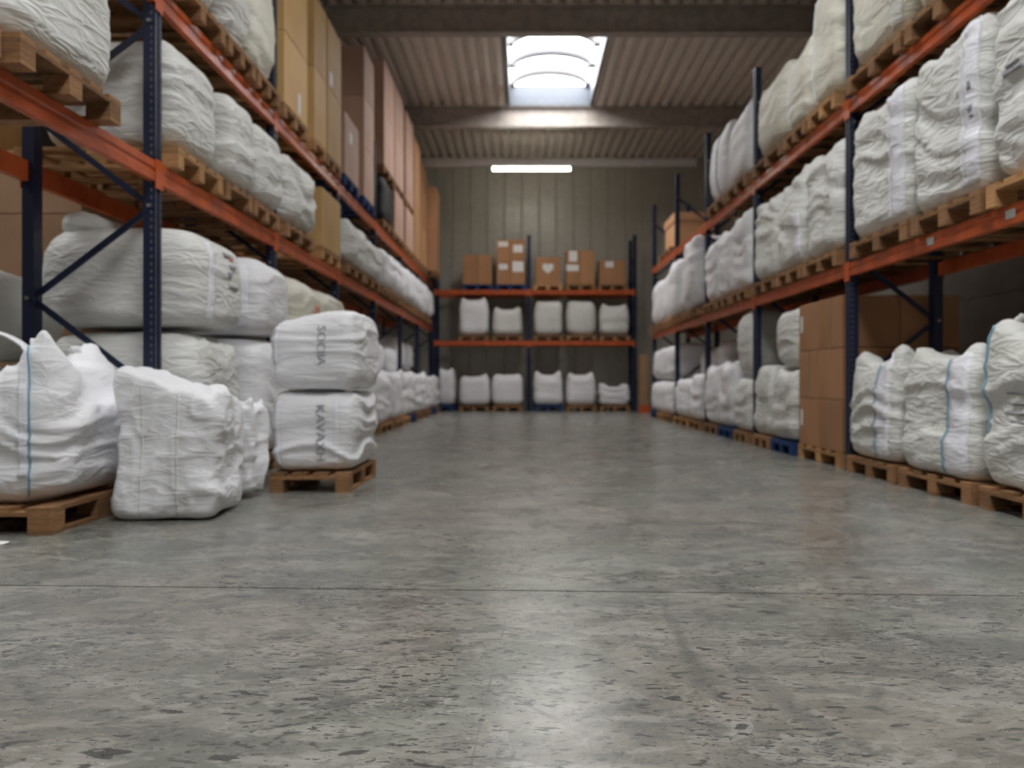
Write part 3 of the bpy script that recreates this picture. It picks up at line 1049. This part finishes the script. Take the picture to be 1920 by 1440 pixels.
# --- right rack, floor
rf = [
    D(y0=4.13, y1=5.17, h=0.96, wr=0.034, e=11, bot=1.0, top=0.94, mat='bag_grey', pal='wood', peak=0.10, look='with printed lines', parts=(('thread', -0.90, -0.872, -0.3, 0.98), ('mark', -0.45, 0.1, 0.23, 0.25), ('mark', -0.35, 0.2, 0.09, 0.115), ('mark', -0.5, -0.1, -0.02, 0.0), ('mark', -0.4, 0.0, -0.12, -0.105), ('ear', -0.8, -0.8, 0.06), ('ear', -0.8, 0.8, 0.06))),
    D(y0=5.24, y1=6.27, h=0.86, wr=0.032, e=11, bot=1.0, top=0.94, mat='bag_grey', peak=0.08, tilt=-0.02, look='with blue thread, grey loop', pal='wood', parts=(('strip', 0.42, 0.93, -0.92, 0.96), ('thread', 0.365, 0.395, -0.92, 0.97), ('loop', (-0.25, 0.5), (0.5, 0.5), 0.22, 'loop_grey'))),
    D(y0=6.33, y1=7.28, h=0.85, wr=0.036, mat='bag_grey', peak=0.13, e=10, bot=1.0, look='with blue framed strip', pal='wood', parts=(('strip', 0.30, 0.80, -0.92, 0.94), ('thread', 0.25, 0.275, -0.92, 0.94), ('thread', 0.25, 0.80, -0.88, -0.855))),
]
row('R', rf, 0.0, 'floor, right side', 2.95)

pallet(3.55, 8.04, 0.001, -math.pi / 2, 1.14, 1.15, 'pale pallet under the brown carton stack below right rack', 'wood_light', True)
names = ['bottom', 'middle', 'top']
for lv in range(3):
    for c_, (ya, yb) in enumerate(((7.47, 8.03), (8.035, 8.60))):
        for r_, (xa, xb) in enumerate(((2.985, 3.54), (3.545, 4.09))):
            z0 = 0.148 + lv * 0.492
            carton(xa, xb, ya, yb, z0, z0 + 0.489, '%s brown carton, %s %s column of the stack below right rack' % (names[lv], 'aisle' if r_ == 0 else 'wall', 'near' if c_ == 0 else 'far'),
                   'card', 'brown cartons stacked below right rack', tape=(('x-', 'v'),) if (lv + c_) % 2 == 0 and r_ == 0 else None,
                   labels=((('x-', 0.2, 0.2, 0.06, 0.17),) if c_ == 1 and r_ == 0 and lv != 1 else ()))

stk = [  # floor stacks below the right rack beyond the cartons: y0, y1, pallet, lower height, upper height (0 none), upper setback, material
    (8.68, 9.45, 'wood_blue', 0.80, 0.66, 0.0, 'bag_grey', 'first'),
    (9.50, 10.2, 'wood', 0.86, 0.62, 0.40, 'bag_grey', 'second'),
    (10.43, 11.12, 'wood', 0.72, 0.86, 0.0, 'bag_grey', 'third'),
    (11.2, 12.0, 'wood_blue', 0.90, 0, 0, 'bag_white', 'fourth'),
    (12.05, 12.92, 'wood', 0.88, 0, 0, 'bag_white', 'fifth'),
    (13.18, 14.1, 'wood', 0.78, 0.55, 0.5, 'bag_white', 'sixth'),
    (14.15, 15.45, 'wood_light', 0.70, 0.55, 0.5, 'bag_white', 'seventh'),
    (15.75, 16.55, 'wood', 0.66, 0.72, 0.0, 'bag_white', 'eighth'),
    (16.6, 17.4, 'wood_light', 0.66, 0.70, 0.0, 'bag_white', 'ninth'),
    (17.45, 18.2, 'wood_blue', 0.66, 0.66, 0.0, 'bag_white', 'tenth'),
]
for (y0, y1, pm, h1, h2, sb, mt, o_) in stk:
    yc, w = (y0 + y1) / 2, y1 - y0
    pc = {'wood': 'brown', 'wood_light': 'pale', 'wood_blue': 'dark blue'}[pm]
    pallet(2.94 + 0.57, yc, 0.001, -math.pi / 2, w - 0.02, 1.15, '%s pallet on floor, %s beyond the cartons below right rack' % (pc, o_), pm, yc < 9.5, 'pallets below right rack')
    bag(2.93 + 0.49, yc, 0.148, -math.pi / 2, w - 0.03, 0.96, h1, '%s bulk bag on pallet, %s %s beyond cartons below right rack' % (COLN[mt], 'lower of' if h2 else 'single', o_ + (' stack' if h2 else '')), mt, NN(y0), 'bags on floor below right rack', peak=0.08 if not h2 else 0.02, e=8, wr=0.024 if y0 < 15 else 0.014, sag=0.0 if h2 else 0.05)
    if h2:
        bag(2.93 + 0.49 + sb * 0.9, yc, 0.148 + h1 + 0.04, -math.pi / 2, w - 0.06, 0.9, h2 - 0.02, '%s bulk bag, upper of %s stack beyond cartons below right rack' % (COLN[mt], o_), mt, NN(y0), 'bags on floor below right rack', peak=0.02, sag=-0.02, wr=0.02, e=6.5, top=0.93)

# --- left rack, middle shelf
row('L', [
    D(y0=2.85, y1=3.70, h=0.88, wr=0.018, e=5, d=1.0),
    D(y0=3.74, y1=4.70, h=0.90, wr=0.012, e=8, d=1.05, front=-2.35, bot=1.0, mat='bag_grey', look='at an open gap'),
    D(y0=5.58, y1=6.44, h=0.80, wr=0.018, e=5.5, peak=0.02, sag=-0.02, mat='bag_grey', look='behind the near upright', pal='wood_light'),
    D(y0=6.50, y1=7.15, h=0.76, wr=0.024, e=5.5, peak=0.03, mat='bag_grey', front=-2.33, pfront=-2.4),
    D(y0=7.18, y1=7.96, h=0.75, wr=0.026, e=5.5, peak=0.03, mat='bag_grey', front=-2.33, pfront=-2.4),
    D(y0=8.18, y1=9.28, h=0.76, wr=0.03, e=5, peak=0.03, mat='bag_grey', front=-2.33, pfront=-2.4, look='beside the carton'),
], LZ2, "left rack's middle shelf", -2.40)
pallet(-2.42 - 0.55, 10.2, LZ2 + 0.002, math.pi / 2, 0.98, 1.1, 'pale pallet under the single carton on left rack middle shelf', 'wood_light', False)
carton(-3.4, -2.42, 9.72, 10.7, LZ2 + 0.149, LZ2 + 0.149 + 0.72, 'single tan carton between bags on left rack middle shelf', 'card_tan')
farL = [D(y0=a, y1=b, h=h_, wr=0.03, e=5.5, peak=0.05, mat=m_) for (a, b, h_, m_) in (
    (10.98, 12.15, 0.62, 'bag_grey'), (12.2, 13.45, 0.56, 'bag_grey'), (13.72, 14.62, 0.66, 'bag_white'), (14.67, 15.55, 0.68, 'bag_white'), (15.6, 16.42, 0.68, 'bag_white'),
    (16.7, 17.6, 0.72, 'bag_white'), (17.65, 18.4, 0.74, 'bag_white'), (18.45, 19.18, 0.74, 'bag_white'), (19.45, 20.3, 0.76, 'bag_white'), (20.35, 21.2, 0.76, 'bag_white'))]
for it in farL:
    it['front'] = -2.30
    it['pfront'] = -2.38
row('L', farL, LZ2, "left rack's middle shelf beyond carton", -2.38)

# --- left rack, top shelf
row('L', [
    D(y0=5.58, y1=6.5, h=1.05, wr=0.016, e=5, mat='bag_grey'),
    D(y0=6.55, y1=7.24, h=1.08, wr=0.018, e=4.5, mat='bag_grey'),
    D(y0=7.28, y1=7.96, h=1.10, wr=0.016, e=4.5, bot=1.0, mat='bag_cream', look='next to tall cartons'),
], LZ3, "left rack's top shelf", -2.40)
TZ = LZ3 + 0.002


def stack(y0, y1, z0, heights, mat, nm, pal='wood', xf=-2.42, dep=1.0, labels=None, base=True, note='on left rack top shelf'):
    yc = (y0 + y1) / 2
    if base:
        pc = {'wood': 'brown', 'wood_light': 'pale', 'wood_blue': 'dark blue'}[pal]
        pallet(xf - 0.575, yc, z0, math.pi / 2, y1 - y0, 1.15, '%s pallet under the %s stack %s' % (pc, nm, note), pal, False, 'pallets on left rack top shelf')
        z0 += PH + 0.002
    for i, h in enumerate(heights):
        ol = ['lowest', 'second', 'third', 'fourth'][i] if i < len(heights) - 1 else 'topmost'
        if len(heights) == 1:
            ol = 'single'
        carton(xf - dep, xf, y0 + 0.01, y1 - 0.01, z0, z0 + h - 0.004, '%s %s carton of the %s stack %s' % (ol, {'card_tan': 'tan', 'card_rose': 'rosy brown', 'card_orange': 'orange-brown', 'card_dark': 'dark brown', 'card': 'brown'}[mat], nm, note),
               mat, 'cartons on left rack top shelf', labels=(labels or {}).get(i, ()))
        z0 += h
    return z0


stack(8.16, 9.05, TZ, (0.74, 0.76, 0.76), 'card_tan', 'nearest', labels={0: (('x+', 0.1, 0.05, 0.10, 0.22),)})
stack(9.34, 9.92, TZ, (0.84, 0.86), 'card_tan', 'second', 'wood_light')
stack(9.98, 10.74, TZ, (0.84, 0.86), 'card_tan', 'third', labels={1: (('x+', -0.2, 0.06, 0.14, 0.16),)})
stack(10.95, 11.9, TZ, (0.86,), 'card_rose', 'low fourth', 'wood_blue', labels={0: (('x+', -0.1, 0.5, 0.2, 0.16),)})
stack(12.28, 13.12, TZ, (0.77, 0.77, 0.77), 'card_rose', 'fifth', 'wood_blue')
# black wrapped load with cartons on a pallet on top
pallet(-2.42 - 0.575, 14.62, TZ, math.pi / 2, 1.1, 1.15, 'brown pallet under the black wrapped load on left rack', 'wood', False)
bag(-2.42 - 0.54, 14.62, TZ + PH + 0.002, math.pi / 2, 1.06, 1.05, 0.80, 'black stretch-wrapped pallet load below the sixth carton stack, left rack', 'wrap', 18, name='wrapped_load', cat='load', peak=0.0, sag=0.0, e=9, wr=0.014, top=0.97, bot=0.99)
stack(14.08, 15.2, TZ + PH + 0.83, (0.93, 0.93), 'card_rose', 'sixth', 'wood', note='above black wrapped load')
z_ = stack(15.28, 16.42, TZ, (0.83,), 'card_rose', 'seventh base', 'wood')
stack(15.28, 16.42, z_, (0.93, 0.93), 'card_rose', 'seventh upper')
z_ = stack(16.75, 17.9, TZ, (0.83,), 'card_rose', 'eighth base', 'wood_light')
stack(16.75, 17.9, z_, (0.93, 0.93), 'card_rose', 'eighth upper')
stack(18.12, 19.15, TZ, (0.9, 0.9, 0.88), 'card_orange', 'ninth', 'wood')
stack(19.45, 20.5, TZ, (0.9, 0.9, 0.7), 'card_orange', 'tenth', 'wood')
stack(20.62, 21.45, TZ, (1.08, 1.08), 'card_orange', 'farthest', 'wood', xf=-2.2, dep=0.9)

# --- left rack, floor: stacked bags inside the rack
for (y0, y1, z0, h, nm, kw) in (
    (5.60, 6.66, 0.148, 1.03, 'lower bag of the nearest stack', D(mat='bag_grey', e=6.5, wr=0.018)),
    (5.60, 6.66, 1.205, 0.71, 'bulging upper bag of the nearest stack', D(mat='bag_grey', e=6.5, wr=0.018, bot=1.0, parts=(('strip', -0.62, -0.42, -0.85, 0.8), ('mark', 0.05, 0.45, 0.62, 0.70), ('mark', 0.20, 0.42, 0.38, 0.46), ('mark', 0.1, 0.2, 0.15, 0.3), ('mark', 0.15, 0.5, -0.05, 0.0), ('redmark', 0.3, 0.38, 0.56, 0.66), ('spout', 0.0, 0.65, 0.9, 0.15)))),
    (7.04, 7.97, 0.148, 1.06, 'lower bag of the second stack', D(mat='bag_white', e=6, wr=0.02, parts=(('strip', -0.35, 0.75, -0.9, 0.92, 0.008, 4, 26, (0, -1)),))),
    (7.04, 7.97, 1.232, 0.69, 'upper bag with broad strip of the second stack', D(mat='bag_white', e=6, wr=0.02, parts=(('strip', -0.75, 0.35, -0.85, 0.85, 0.008, 4, 26, (0, -1)),))),
    (8.17, 9.30, 0.148, 1.06, 'lower bag of the third stack', D(mat='bag_cream', e=5, wr=0.02)),
    (8.17, 9.30, 1.232, 0.69, 'upper bag with red mark of the third stack', D(mat='bag_cream', e=4.2, wr=0.02, parts=(('redmark', 0.1, 0.4, -0.1, 0.2),))),
    (9.38, 10.7, 0.148, 1.06, 'lower bag of the fourth stack', D(mat='bag_cream', e=5, wr=0.02)),
    (9.38, 10.7, 1.232, 0.69, 'upper bag of the fourth stack', D(mat='bag_cream', e=4.2, wr=0.022)),
    (11.0, 12.0, 0.148, 0.9, 'lower bag of the fifth stack', D(mat='bag_grey', e=4.2, wr=0.02)),
):
    yc, w = (y0 + y1) / 2, y1 - y0
    if z0 < 0.5:
        pallet(-2.30 - 0.575, yc, 0.001, math.pi / 2, w - 0.05, 1.15, 'brown wooden pallet under %s below left rack' % nm.replace('lower bag of ', ''), 'wood', False, 'pallets below left rack')
    m_ = kw['mat']
    bag(-2.28 - (0.58 if y0 < 6 else 0.52), yc, z0, math.pi / 2, w - 0.03, 1.16 if y0 < 6 else 1.04, h, '%s bulk bag, %s below left rack' % (COLN[m_], nm), N=26 if y0 < 10 else 16, group='stacked bags below left rack', peak=kw.pop('peak', 0.0), sag=0.0 if z0 < 0.5 else -0.02, **kw)

# far lower row in front and upper row set back
k = 0
for (a, b, h) in ((12.25, 13.48, 0.74), (13.72, 14.62, 0.80), (14.66, 15.55, 0.82), (15.6, 16.43, 0.86), (16.68, 17.5, 0.80), (17.55, 18.35, 0.82), (18.4, 19.18, 0.80), (19.42, 20.3, 0.76), (20.35, 21.2, 0.76)):
    yc = (a + b) / 2
    pallet(-2.15 - 0.26, yc, 0.001, math.pi / 2, b - a - 0.03, 0.50, '%s pallet under far floor bag %s along left rack' % ('dark blue' if k in (3, 7) else 'brown', on(k)), 'wood_blue' if k in (3, 7) else ('wood_light' if k == 2 else 'wood'), False, 'pallets under far floor bags, left side')
    bag(-2.16 - 0.26, yc, 0.148, math.pi / 2, b - a - 0.03, 0.50, h, 'white bulk bag in far floor row, %s along left rack' % on(k), N=16, group='far floor bags along left rack', wr=0.03, peak=0.04 + 0.03 * (k % 3), e=6, tilt=0.03 * ((k % 2) * 2 - 1))
    k += 1
for k, (a, b, h1, h2) in enumerate(((13.75, 14.9, 0.9, 0.85), (15.0, 16.4, 0.8, 0.6), (16.7, 18.0, 0.75, 0.62), (18.1, 19.1, 0.9, 0.75), (19.45, 20.6, 0.9, 0.7))):
    yc = (a + b) / 2
    for j, (z0, h) in enumerate(((0.148, h1), (0.178 + h1, h2))):
        bag(-2.75 - 0.47, yc, z0, math.pi / 2, b - a - 0.05, 0.92, h, 'white bulk bag, %s of rear stack %s under left rack far end' % ('upper' if j else 'lower', on(k)), 'bag_white', 14, 'rear stacked bags under left rack far end', peak=0.0, sag=-0.03 * j, wr=0.02, e=5)
    pallet(-2.75 - 0.47, yc, 0.001, math.pi / 2, b - a - 0.05, 0.85, 'brown pallet under rear stack %s under left rack far end' % on(k), 'wood', False, 'pallets under rear stacks')

# --- goods behind the left rack
nb = ['bottom', 'second', 'third', 'topmost']
for ci, (xa, xb) in enumerate(((-4.72, -3.86), (-5.62, -4.75))):
    pallet((xa + xb) / 2, 7.5, 0.001, 0, xb - xa, 1.0, 'brown pallet under the %s carton pile behind left rack' % ('right' if ci == 0 else 'left'), 'wood', False)
    z0 = 0.148
    for lv, h in enumerate((0.66, 0.74, 0.74, 0.56)):
        carton(xa, xb, 7.02, 7.98, z0, z0 + h - 0.004, '%s dark carton of the %s pile behind left rack' % (nb[lv], 'right' if ci == 0 else 'left'), 'card_dark', 'dark cartons behind left rack', tape=(('y-', 'pale'),), labels=((('y-', 0.05, 0.32, 0.06, 0.14),) if lv == 2 and ci == 1 else ()))
        z0 += h
carton(-5.55, -4.9, 7.05, 7.95, z0, z0 + 0.6, 'tan carton with white label on the left pile behind left rack', 'card_tan', labels=(('y-', 0.24, 0.3, 0.12, 0.14),))
carton(-4.75, -3.80, 8.6, 9.5, 0.148, 1.3, 'lower dark carton of the far pile behind left rack', 'card_dark')
carton(-4.75, -3.80, 8.6, 9.5, 1.304, 2.35, 'upper dark carton of the far pile behind left rack', 'card_dark')
pallet(-4.27, 9.05, 0.001, 0, 0.95, 0.9, 'brown pallet under the far dark carton pile behind left rack', 'wood', False)
pallet(-4.1, 6.05, 0.001, 0, 0.95, 0.9, 'brown pallet under the two bags behind left rack', 'wood', False)
bag(-4.1, 6.05, 0.148, 0, 0.9, 0.85, 0.76, 'off-white lower bag standing behind left rack near upright', 'bag_grey', 18)
bag(-4.1, 6.05, 0.96, 0, 0.88, 0.85, 0.66, 'off-white upper bag standing behind left rack near upright', 'bag_grey', 20, peak=0.03)

# --- loose goods in the aisle, left
pallet(-2.50 - 0.5, 4.24 + 0.55, 0.001, 0, 1.0, 1.1, 'brown pallet under the bag nearest the camera, left foreground', 'wood', True)
bag(-2.50 - 0.475, 4.27 + 0.50, 0.148, 0, 0.96, 0.98, 0.70, 'white peaked bag with blue thread on left foreground pallet', 'bag_white', 40, seed=311, peak=0.40, pw=0.26, peaks=((0.95, -1, 1.05), (-1, -1, 0.9), (0.62, 0.8, 0.72)), sag=0.0, wr=0.034, top=0.86, e=5.5, lump=0.03,
    parts=(('strip', 0.60, 0.70, -0.55, 0.98, 0.012), ('thread', 0.715, 0.735, -0.96, 0.98), ('loop', (-0.75, -0.75), (0.62, -0.78), 0.10, 'bag_white'), ('ear', 0.78, -0.78, 0.05), ('ear', 0.48, 0.62, 0.05)))
bag(-2.105, 4.96, 0.002, 0.03, 0.58, 0.60, 0.86, 'white half-empty crumpled bag standing directly on the floor', 'bag_white', 44, seed=57, fold='c', freq=0.72, peak=0.10, pw=0.5, sag=0.03, tilt=-0.03, wr=0.042, top=0.95, bot=1.05, e=10, lump=0.03, peaks=((1, -1, -1.1), (1, 0.9, -1.0), (-1, -1, 0.25)),
    parts=(('strip_grey', 0.30, 0.33, -0.95, 0.85), ('strip_grey', -0.42, -0.40, -0.95, 0.85)))
bag(-2.035, 5.66, 0.002, 0.04, 0.43, 0.38, 0.70, 'white slack bag on floor between crumpled bag and pallet stack', 'bag_white', 36, seed=91, fold='c', freq=0.8, peak=0.06, sag=0.08, tilt=-0.02, wr=0.05, top=0.9, bot=0.96, e=6, lump=0.04)
pallet(-1.55, 6.38, 0.001, 0, 0.58, 1.08, 'small brown pallet in the aisle under two stacked bags', 'wood', True)
bag(-1.545, 6.40, 0.148, 0, 0.62, 1.04, 0.575, 'white lower bag with dark lettering on the small aisle pallet', 'bag_white', 36, seed=17, peak=0.0, sag=0.0, wr=0.024, e=8, top=0.97, bot=0.95,
    parts=(('text', 'KAVAXH', 0.22, -0.72, 0.72, 0.30), ('strip', -0.93, -0.80, -0.85, 0.85), ('strip', 0.52, 0.62, -0.85, 0.85)))
bag(-1.545, 6.40, 0.752, 0, 0.64, 1.04, 0.56, 'white upper bag with dark lettering atop the small aisle pallet', 'bag_white', 36, seed=29, peak=0.0, sag=-0.03, tilt=0.05, wr=0.024, e=8, top=0.94, bot=0.94,
    parts=(('text', 'SOCIIA', 0.24, -0.35, 0.66, 0.28), ('strip', -0.93, -0.82, -0.3, 0.8)))

# --- back rack
def bx_(px):
    return (px - 978) / 69.6


for i, (a, b, h, kw) in enumerate(((860, 922, 1.0, D(peak=0.10, sag=0.06)), (927, 988, 0.72, D(peak=0.10)), (1002, 1055, 0.94, D(peak=0.0, e=7, top=0.98)), (1062, 1118, 0.96, D(peak=0.02, e=5)), (1123, 1186, 0.82, D(peak=0.09)))):
    xc, w = (bx_(a) + bx_(b)) / 2, bx_(b) - bx_(a)
    w = min(w, 0.80)
    if i == 0:
        xc -= 0.05
    if i == 1:
        xc -= 0.09
    if i == 4:
        xc -= 0.02
    pallet(xc, BY + 0.52, BZ2 + 0.002, 0, 0.80, 1.05, 'brown pallet under %s bag from left on back rack middle shelf' % (['first', 'second', 'third', 'fourth', 'fifth'][i]), 'wood', False, 'pallets on back rack middle shelf')
    kw = dict(wr=0.014, **kw)
    bag(xc, BY + 0.47, BZ2 + 0.15, 0, w, 0.95, h, 'off-white bulk bag on back rack middle shelf, %s from left' % (['first', 'second', 'third', 'fourth', 'fifth'][i]), 'bag_grey' if i else 'bag_white', 16, 'bags on back rack middle shelf', **kw)
for i, (a, b, h, pm, kw) in enumerate(((821, 851, 0.98, 'wood_blue', D(peak=0.1)), (860, 918, 0.82, 'wood', D(peak=0.06, tilt=0.03)), (925, 985, 0.85, 'wood', D(peak=0.05)), (1000, 1056, 0.86, 'wood_blue', D(peak=0.16, sag=0.05)), (1063, 1118, 0.86, 'wood', D(peak=0.09)), (1125, 1182, 0.56, 'wood', D(peak=0.10, sag=0.14, wr=0.03)))):
    xc, w = (bx_(a) + bx_(b)) / 2, bx_(b) - bx_(a)
    on_ = ['first', 'second', 'third', 'fourth', 'fifth', 'sixth'][i]
    if i == 2:
        xc -= 0.05
    pallet(xc, BY + 0.52, 0.001, 0, min(w, 0.80), 1.05, '%s pallet on floor under %s bag from left below back rack' % ({'wood': 'brown', 'wood_blue': 'dark blue'}[pm], on_), pm, False, 'pallets below back rack')
    kw = dict(D(wr=0.018), **kw)
    bag(xc, BY + 0.47, 0.148, 0, w, 0.95, h, 'white bulk bag on floor below back rack, %s from left' % on_, 'bag_white', 16, 'bags below back rack', **kw)

bz = BZ3 + 0.15
for (xc, w, pm, nm) in ((-1.19, 0.80, 'wood_blue', 'leftmost carton pair'), (-0.29, 0.80, 'wood_blue', 'four-carton stack'), (0.71, 0.78, 'wood_light', 'heart-label carton'), (1.59, 0.80, 'wood', 'tall carton pair'), (2.45, 0.78, 'wood', 'rightmost low carton')):
    pallet(xc, BY + 0.52, BZ3 + 0.002, 0, w, 1.05, '%s pallet under the %s on back rack top shelf' % ({'wood': 'brown', 'wood_light': 'pale', 'wood_blue': 'dark blue'}[pm], nm), pm, False, 'pallets on back rack top shelf')
yb0, yb1 = BY + 0.03, BY + 0.75
carton(-1.58, -1.193, yb0, yb1, bz, bz + 0.80, 'left carton of leftmost pair on back rack top shelf', 'card', tape=(('y-', 'h'),))
carton(-1.187, -0.80, yb0, yb1, bz, bz + 0.80, 'right carton of leftmost pair on back rack top shelf', 'card', tape=(('y-', 'h'),))
carton(-0.67, -0.293, yb0, yb1, bz, bz + 0.62, 'lower left carton of four-carton stack on back rack', 'card', labels=(('y-', -0.02, 0.40, 0.24, 0.15),))
carton(-0.287, 0.09, yb0, yb1, bz, bz + 0.66, 'lower right carton of four-carton stack on back rack', 'card', labels=(('y-', 0.0, 0.34, 0.30, 0.28),))
carton(-0.67, -0.293, yb0, yb1, bz + 0.623, bz + 1.21, 'upper left carton of four-carton stack on back rack', 'card', labels=(('y-', -0.02, 0.40, 0.26, 0.13),))
carton(-0.287, 0.09, yb0, yb1, bz + 0.663, bz + 1.21, 'upper right carton of four-carton stack on back rack', 'card', labels=(('y-', 0.0, 0.20, 0.26, 0.2),))
c3 = carton(0.37, 1.05, yb0, yb1, bz, bz + 0.74, 'single carton with pointed white label right of middle back post', 'card')
hp = [(-0.15, 0.20), (-0.08, 0.23), (0.0, 0.21), (0.08, 0.23), (0.15, 0.20), (0.14, 0.08), (0.0, -0.04), (-0.14, 0.08)]
o = prism('shipping_label', [(x_, z_ + 0.33) for x_, z_ in hp], 'y', -0.365, -0.358, M['paper'], c3)
o['label'] = 'white pointed paper label'
carton(1.20, 1.582, yb0, yb1, bz, bz + 0.93, 'left carton of tall pair on back rack top shelf', 'card', labels=(('y-', -0.02, 0.36, 0.34, 0.17), ('y-', 0.0, 0.62, 0.22, 0.28)))
carton(1.588, 1.97, yb0, yb1, bz, bz + 0.92, 'right carton of tall pair on back rack top shelf', 'card')
carton(2.10, 2.80, yb0, yb1, bz, bz + 0.66, 'rightmost low carton on back rack top shelf', 'card', labels=(('y-', -0.08, 0.46, 0.22, 0.16),))

# leaning board and rack foot guard between the racks
b_ = box('board', -0.11, 0.11, -0.02, 0.02, 0, 1.5, M['board'], None, 0.004)
b_.location = (3.14, 20.55, 0.003)
b_.rotation_euler = (-0.06, 0, 0)
tag(b_, 'brown wooden board standing upright between right and back racks', 'board')
gd = empty('foot_guard', (3.12, 20.3, 0))
tag(gd, 'orange steel foot guard at the foot of the wooden board', 'guard')
prism('plate', [(-0.14, 0.0), (0.14, 0.0), (0.14, 0.12), (0.13, 0.12), (0.13, 0.01), (-0.14, 0.01)], 'z', 0.001, 0.2, M['orange'], gd)

# light trunking with one lit strip
tk = empty('strip_light', (0.0, 20.2, 6.24))
tag(tk, 'long grey lighting trunking with one lit white tube under the roof', 'lamp')
prism('trunking', [(-0.05, 0.0), (0.05, 0.0), (0.06, 0.02), (0.06, 0.17), (0.03, 0.20), (-0.03, 0.20), (-0.06, 0.17), (-0.06, 0.02)], 'x', -4.2, 4.4, M['trunk'], tk)
hs_ = prism('lamp_housing', [(-0.045, -0.03), (0.045, -0.03), (0.06, -0.001), (-0.06, -0.001)], 'x', -0.75, 1.25, M['white_steel'], tk)
tm = tube_path([(-0.73, 0, -0.075), (1.23, 0, -0.075)], 0.04, 12)
link('tube', tm, M['tube'], tk)
for xx in (-0.74, 1.24):
    box('lamp_holder', xx - 0.012, xx + 0.012, -0.045, 0.045, -0.12, -0.031, M['white_steel'], tk)
for xx in (-3.5, -1.5, 0.6, 2.6, 4.1):
    box('hanger', xx - 0.008, xx + 0.008, -0.008, 0.008, 0.2, ROOF_Z - 6.24 - 0.001, M['zinc'], tk)

sc_ = link('paper_scrap', mesh_from([(0, 0, 0.002), (0.06, 0.01, 0.004), (0.07, 0.05, 0.012), (0.01, 0.045, 0.005), (0.035, 0.025, 0.018)], [(0, 1, 4), (1, 2, 4), (2, 3, 4), (3, 0, 4)]), M['paper'], None, (-2.645, 3.98, 0))
tag(sc_, 'small crumpled white paper scrap on the floor before the left pallet', 'scrap')
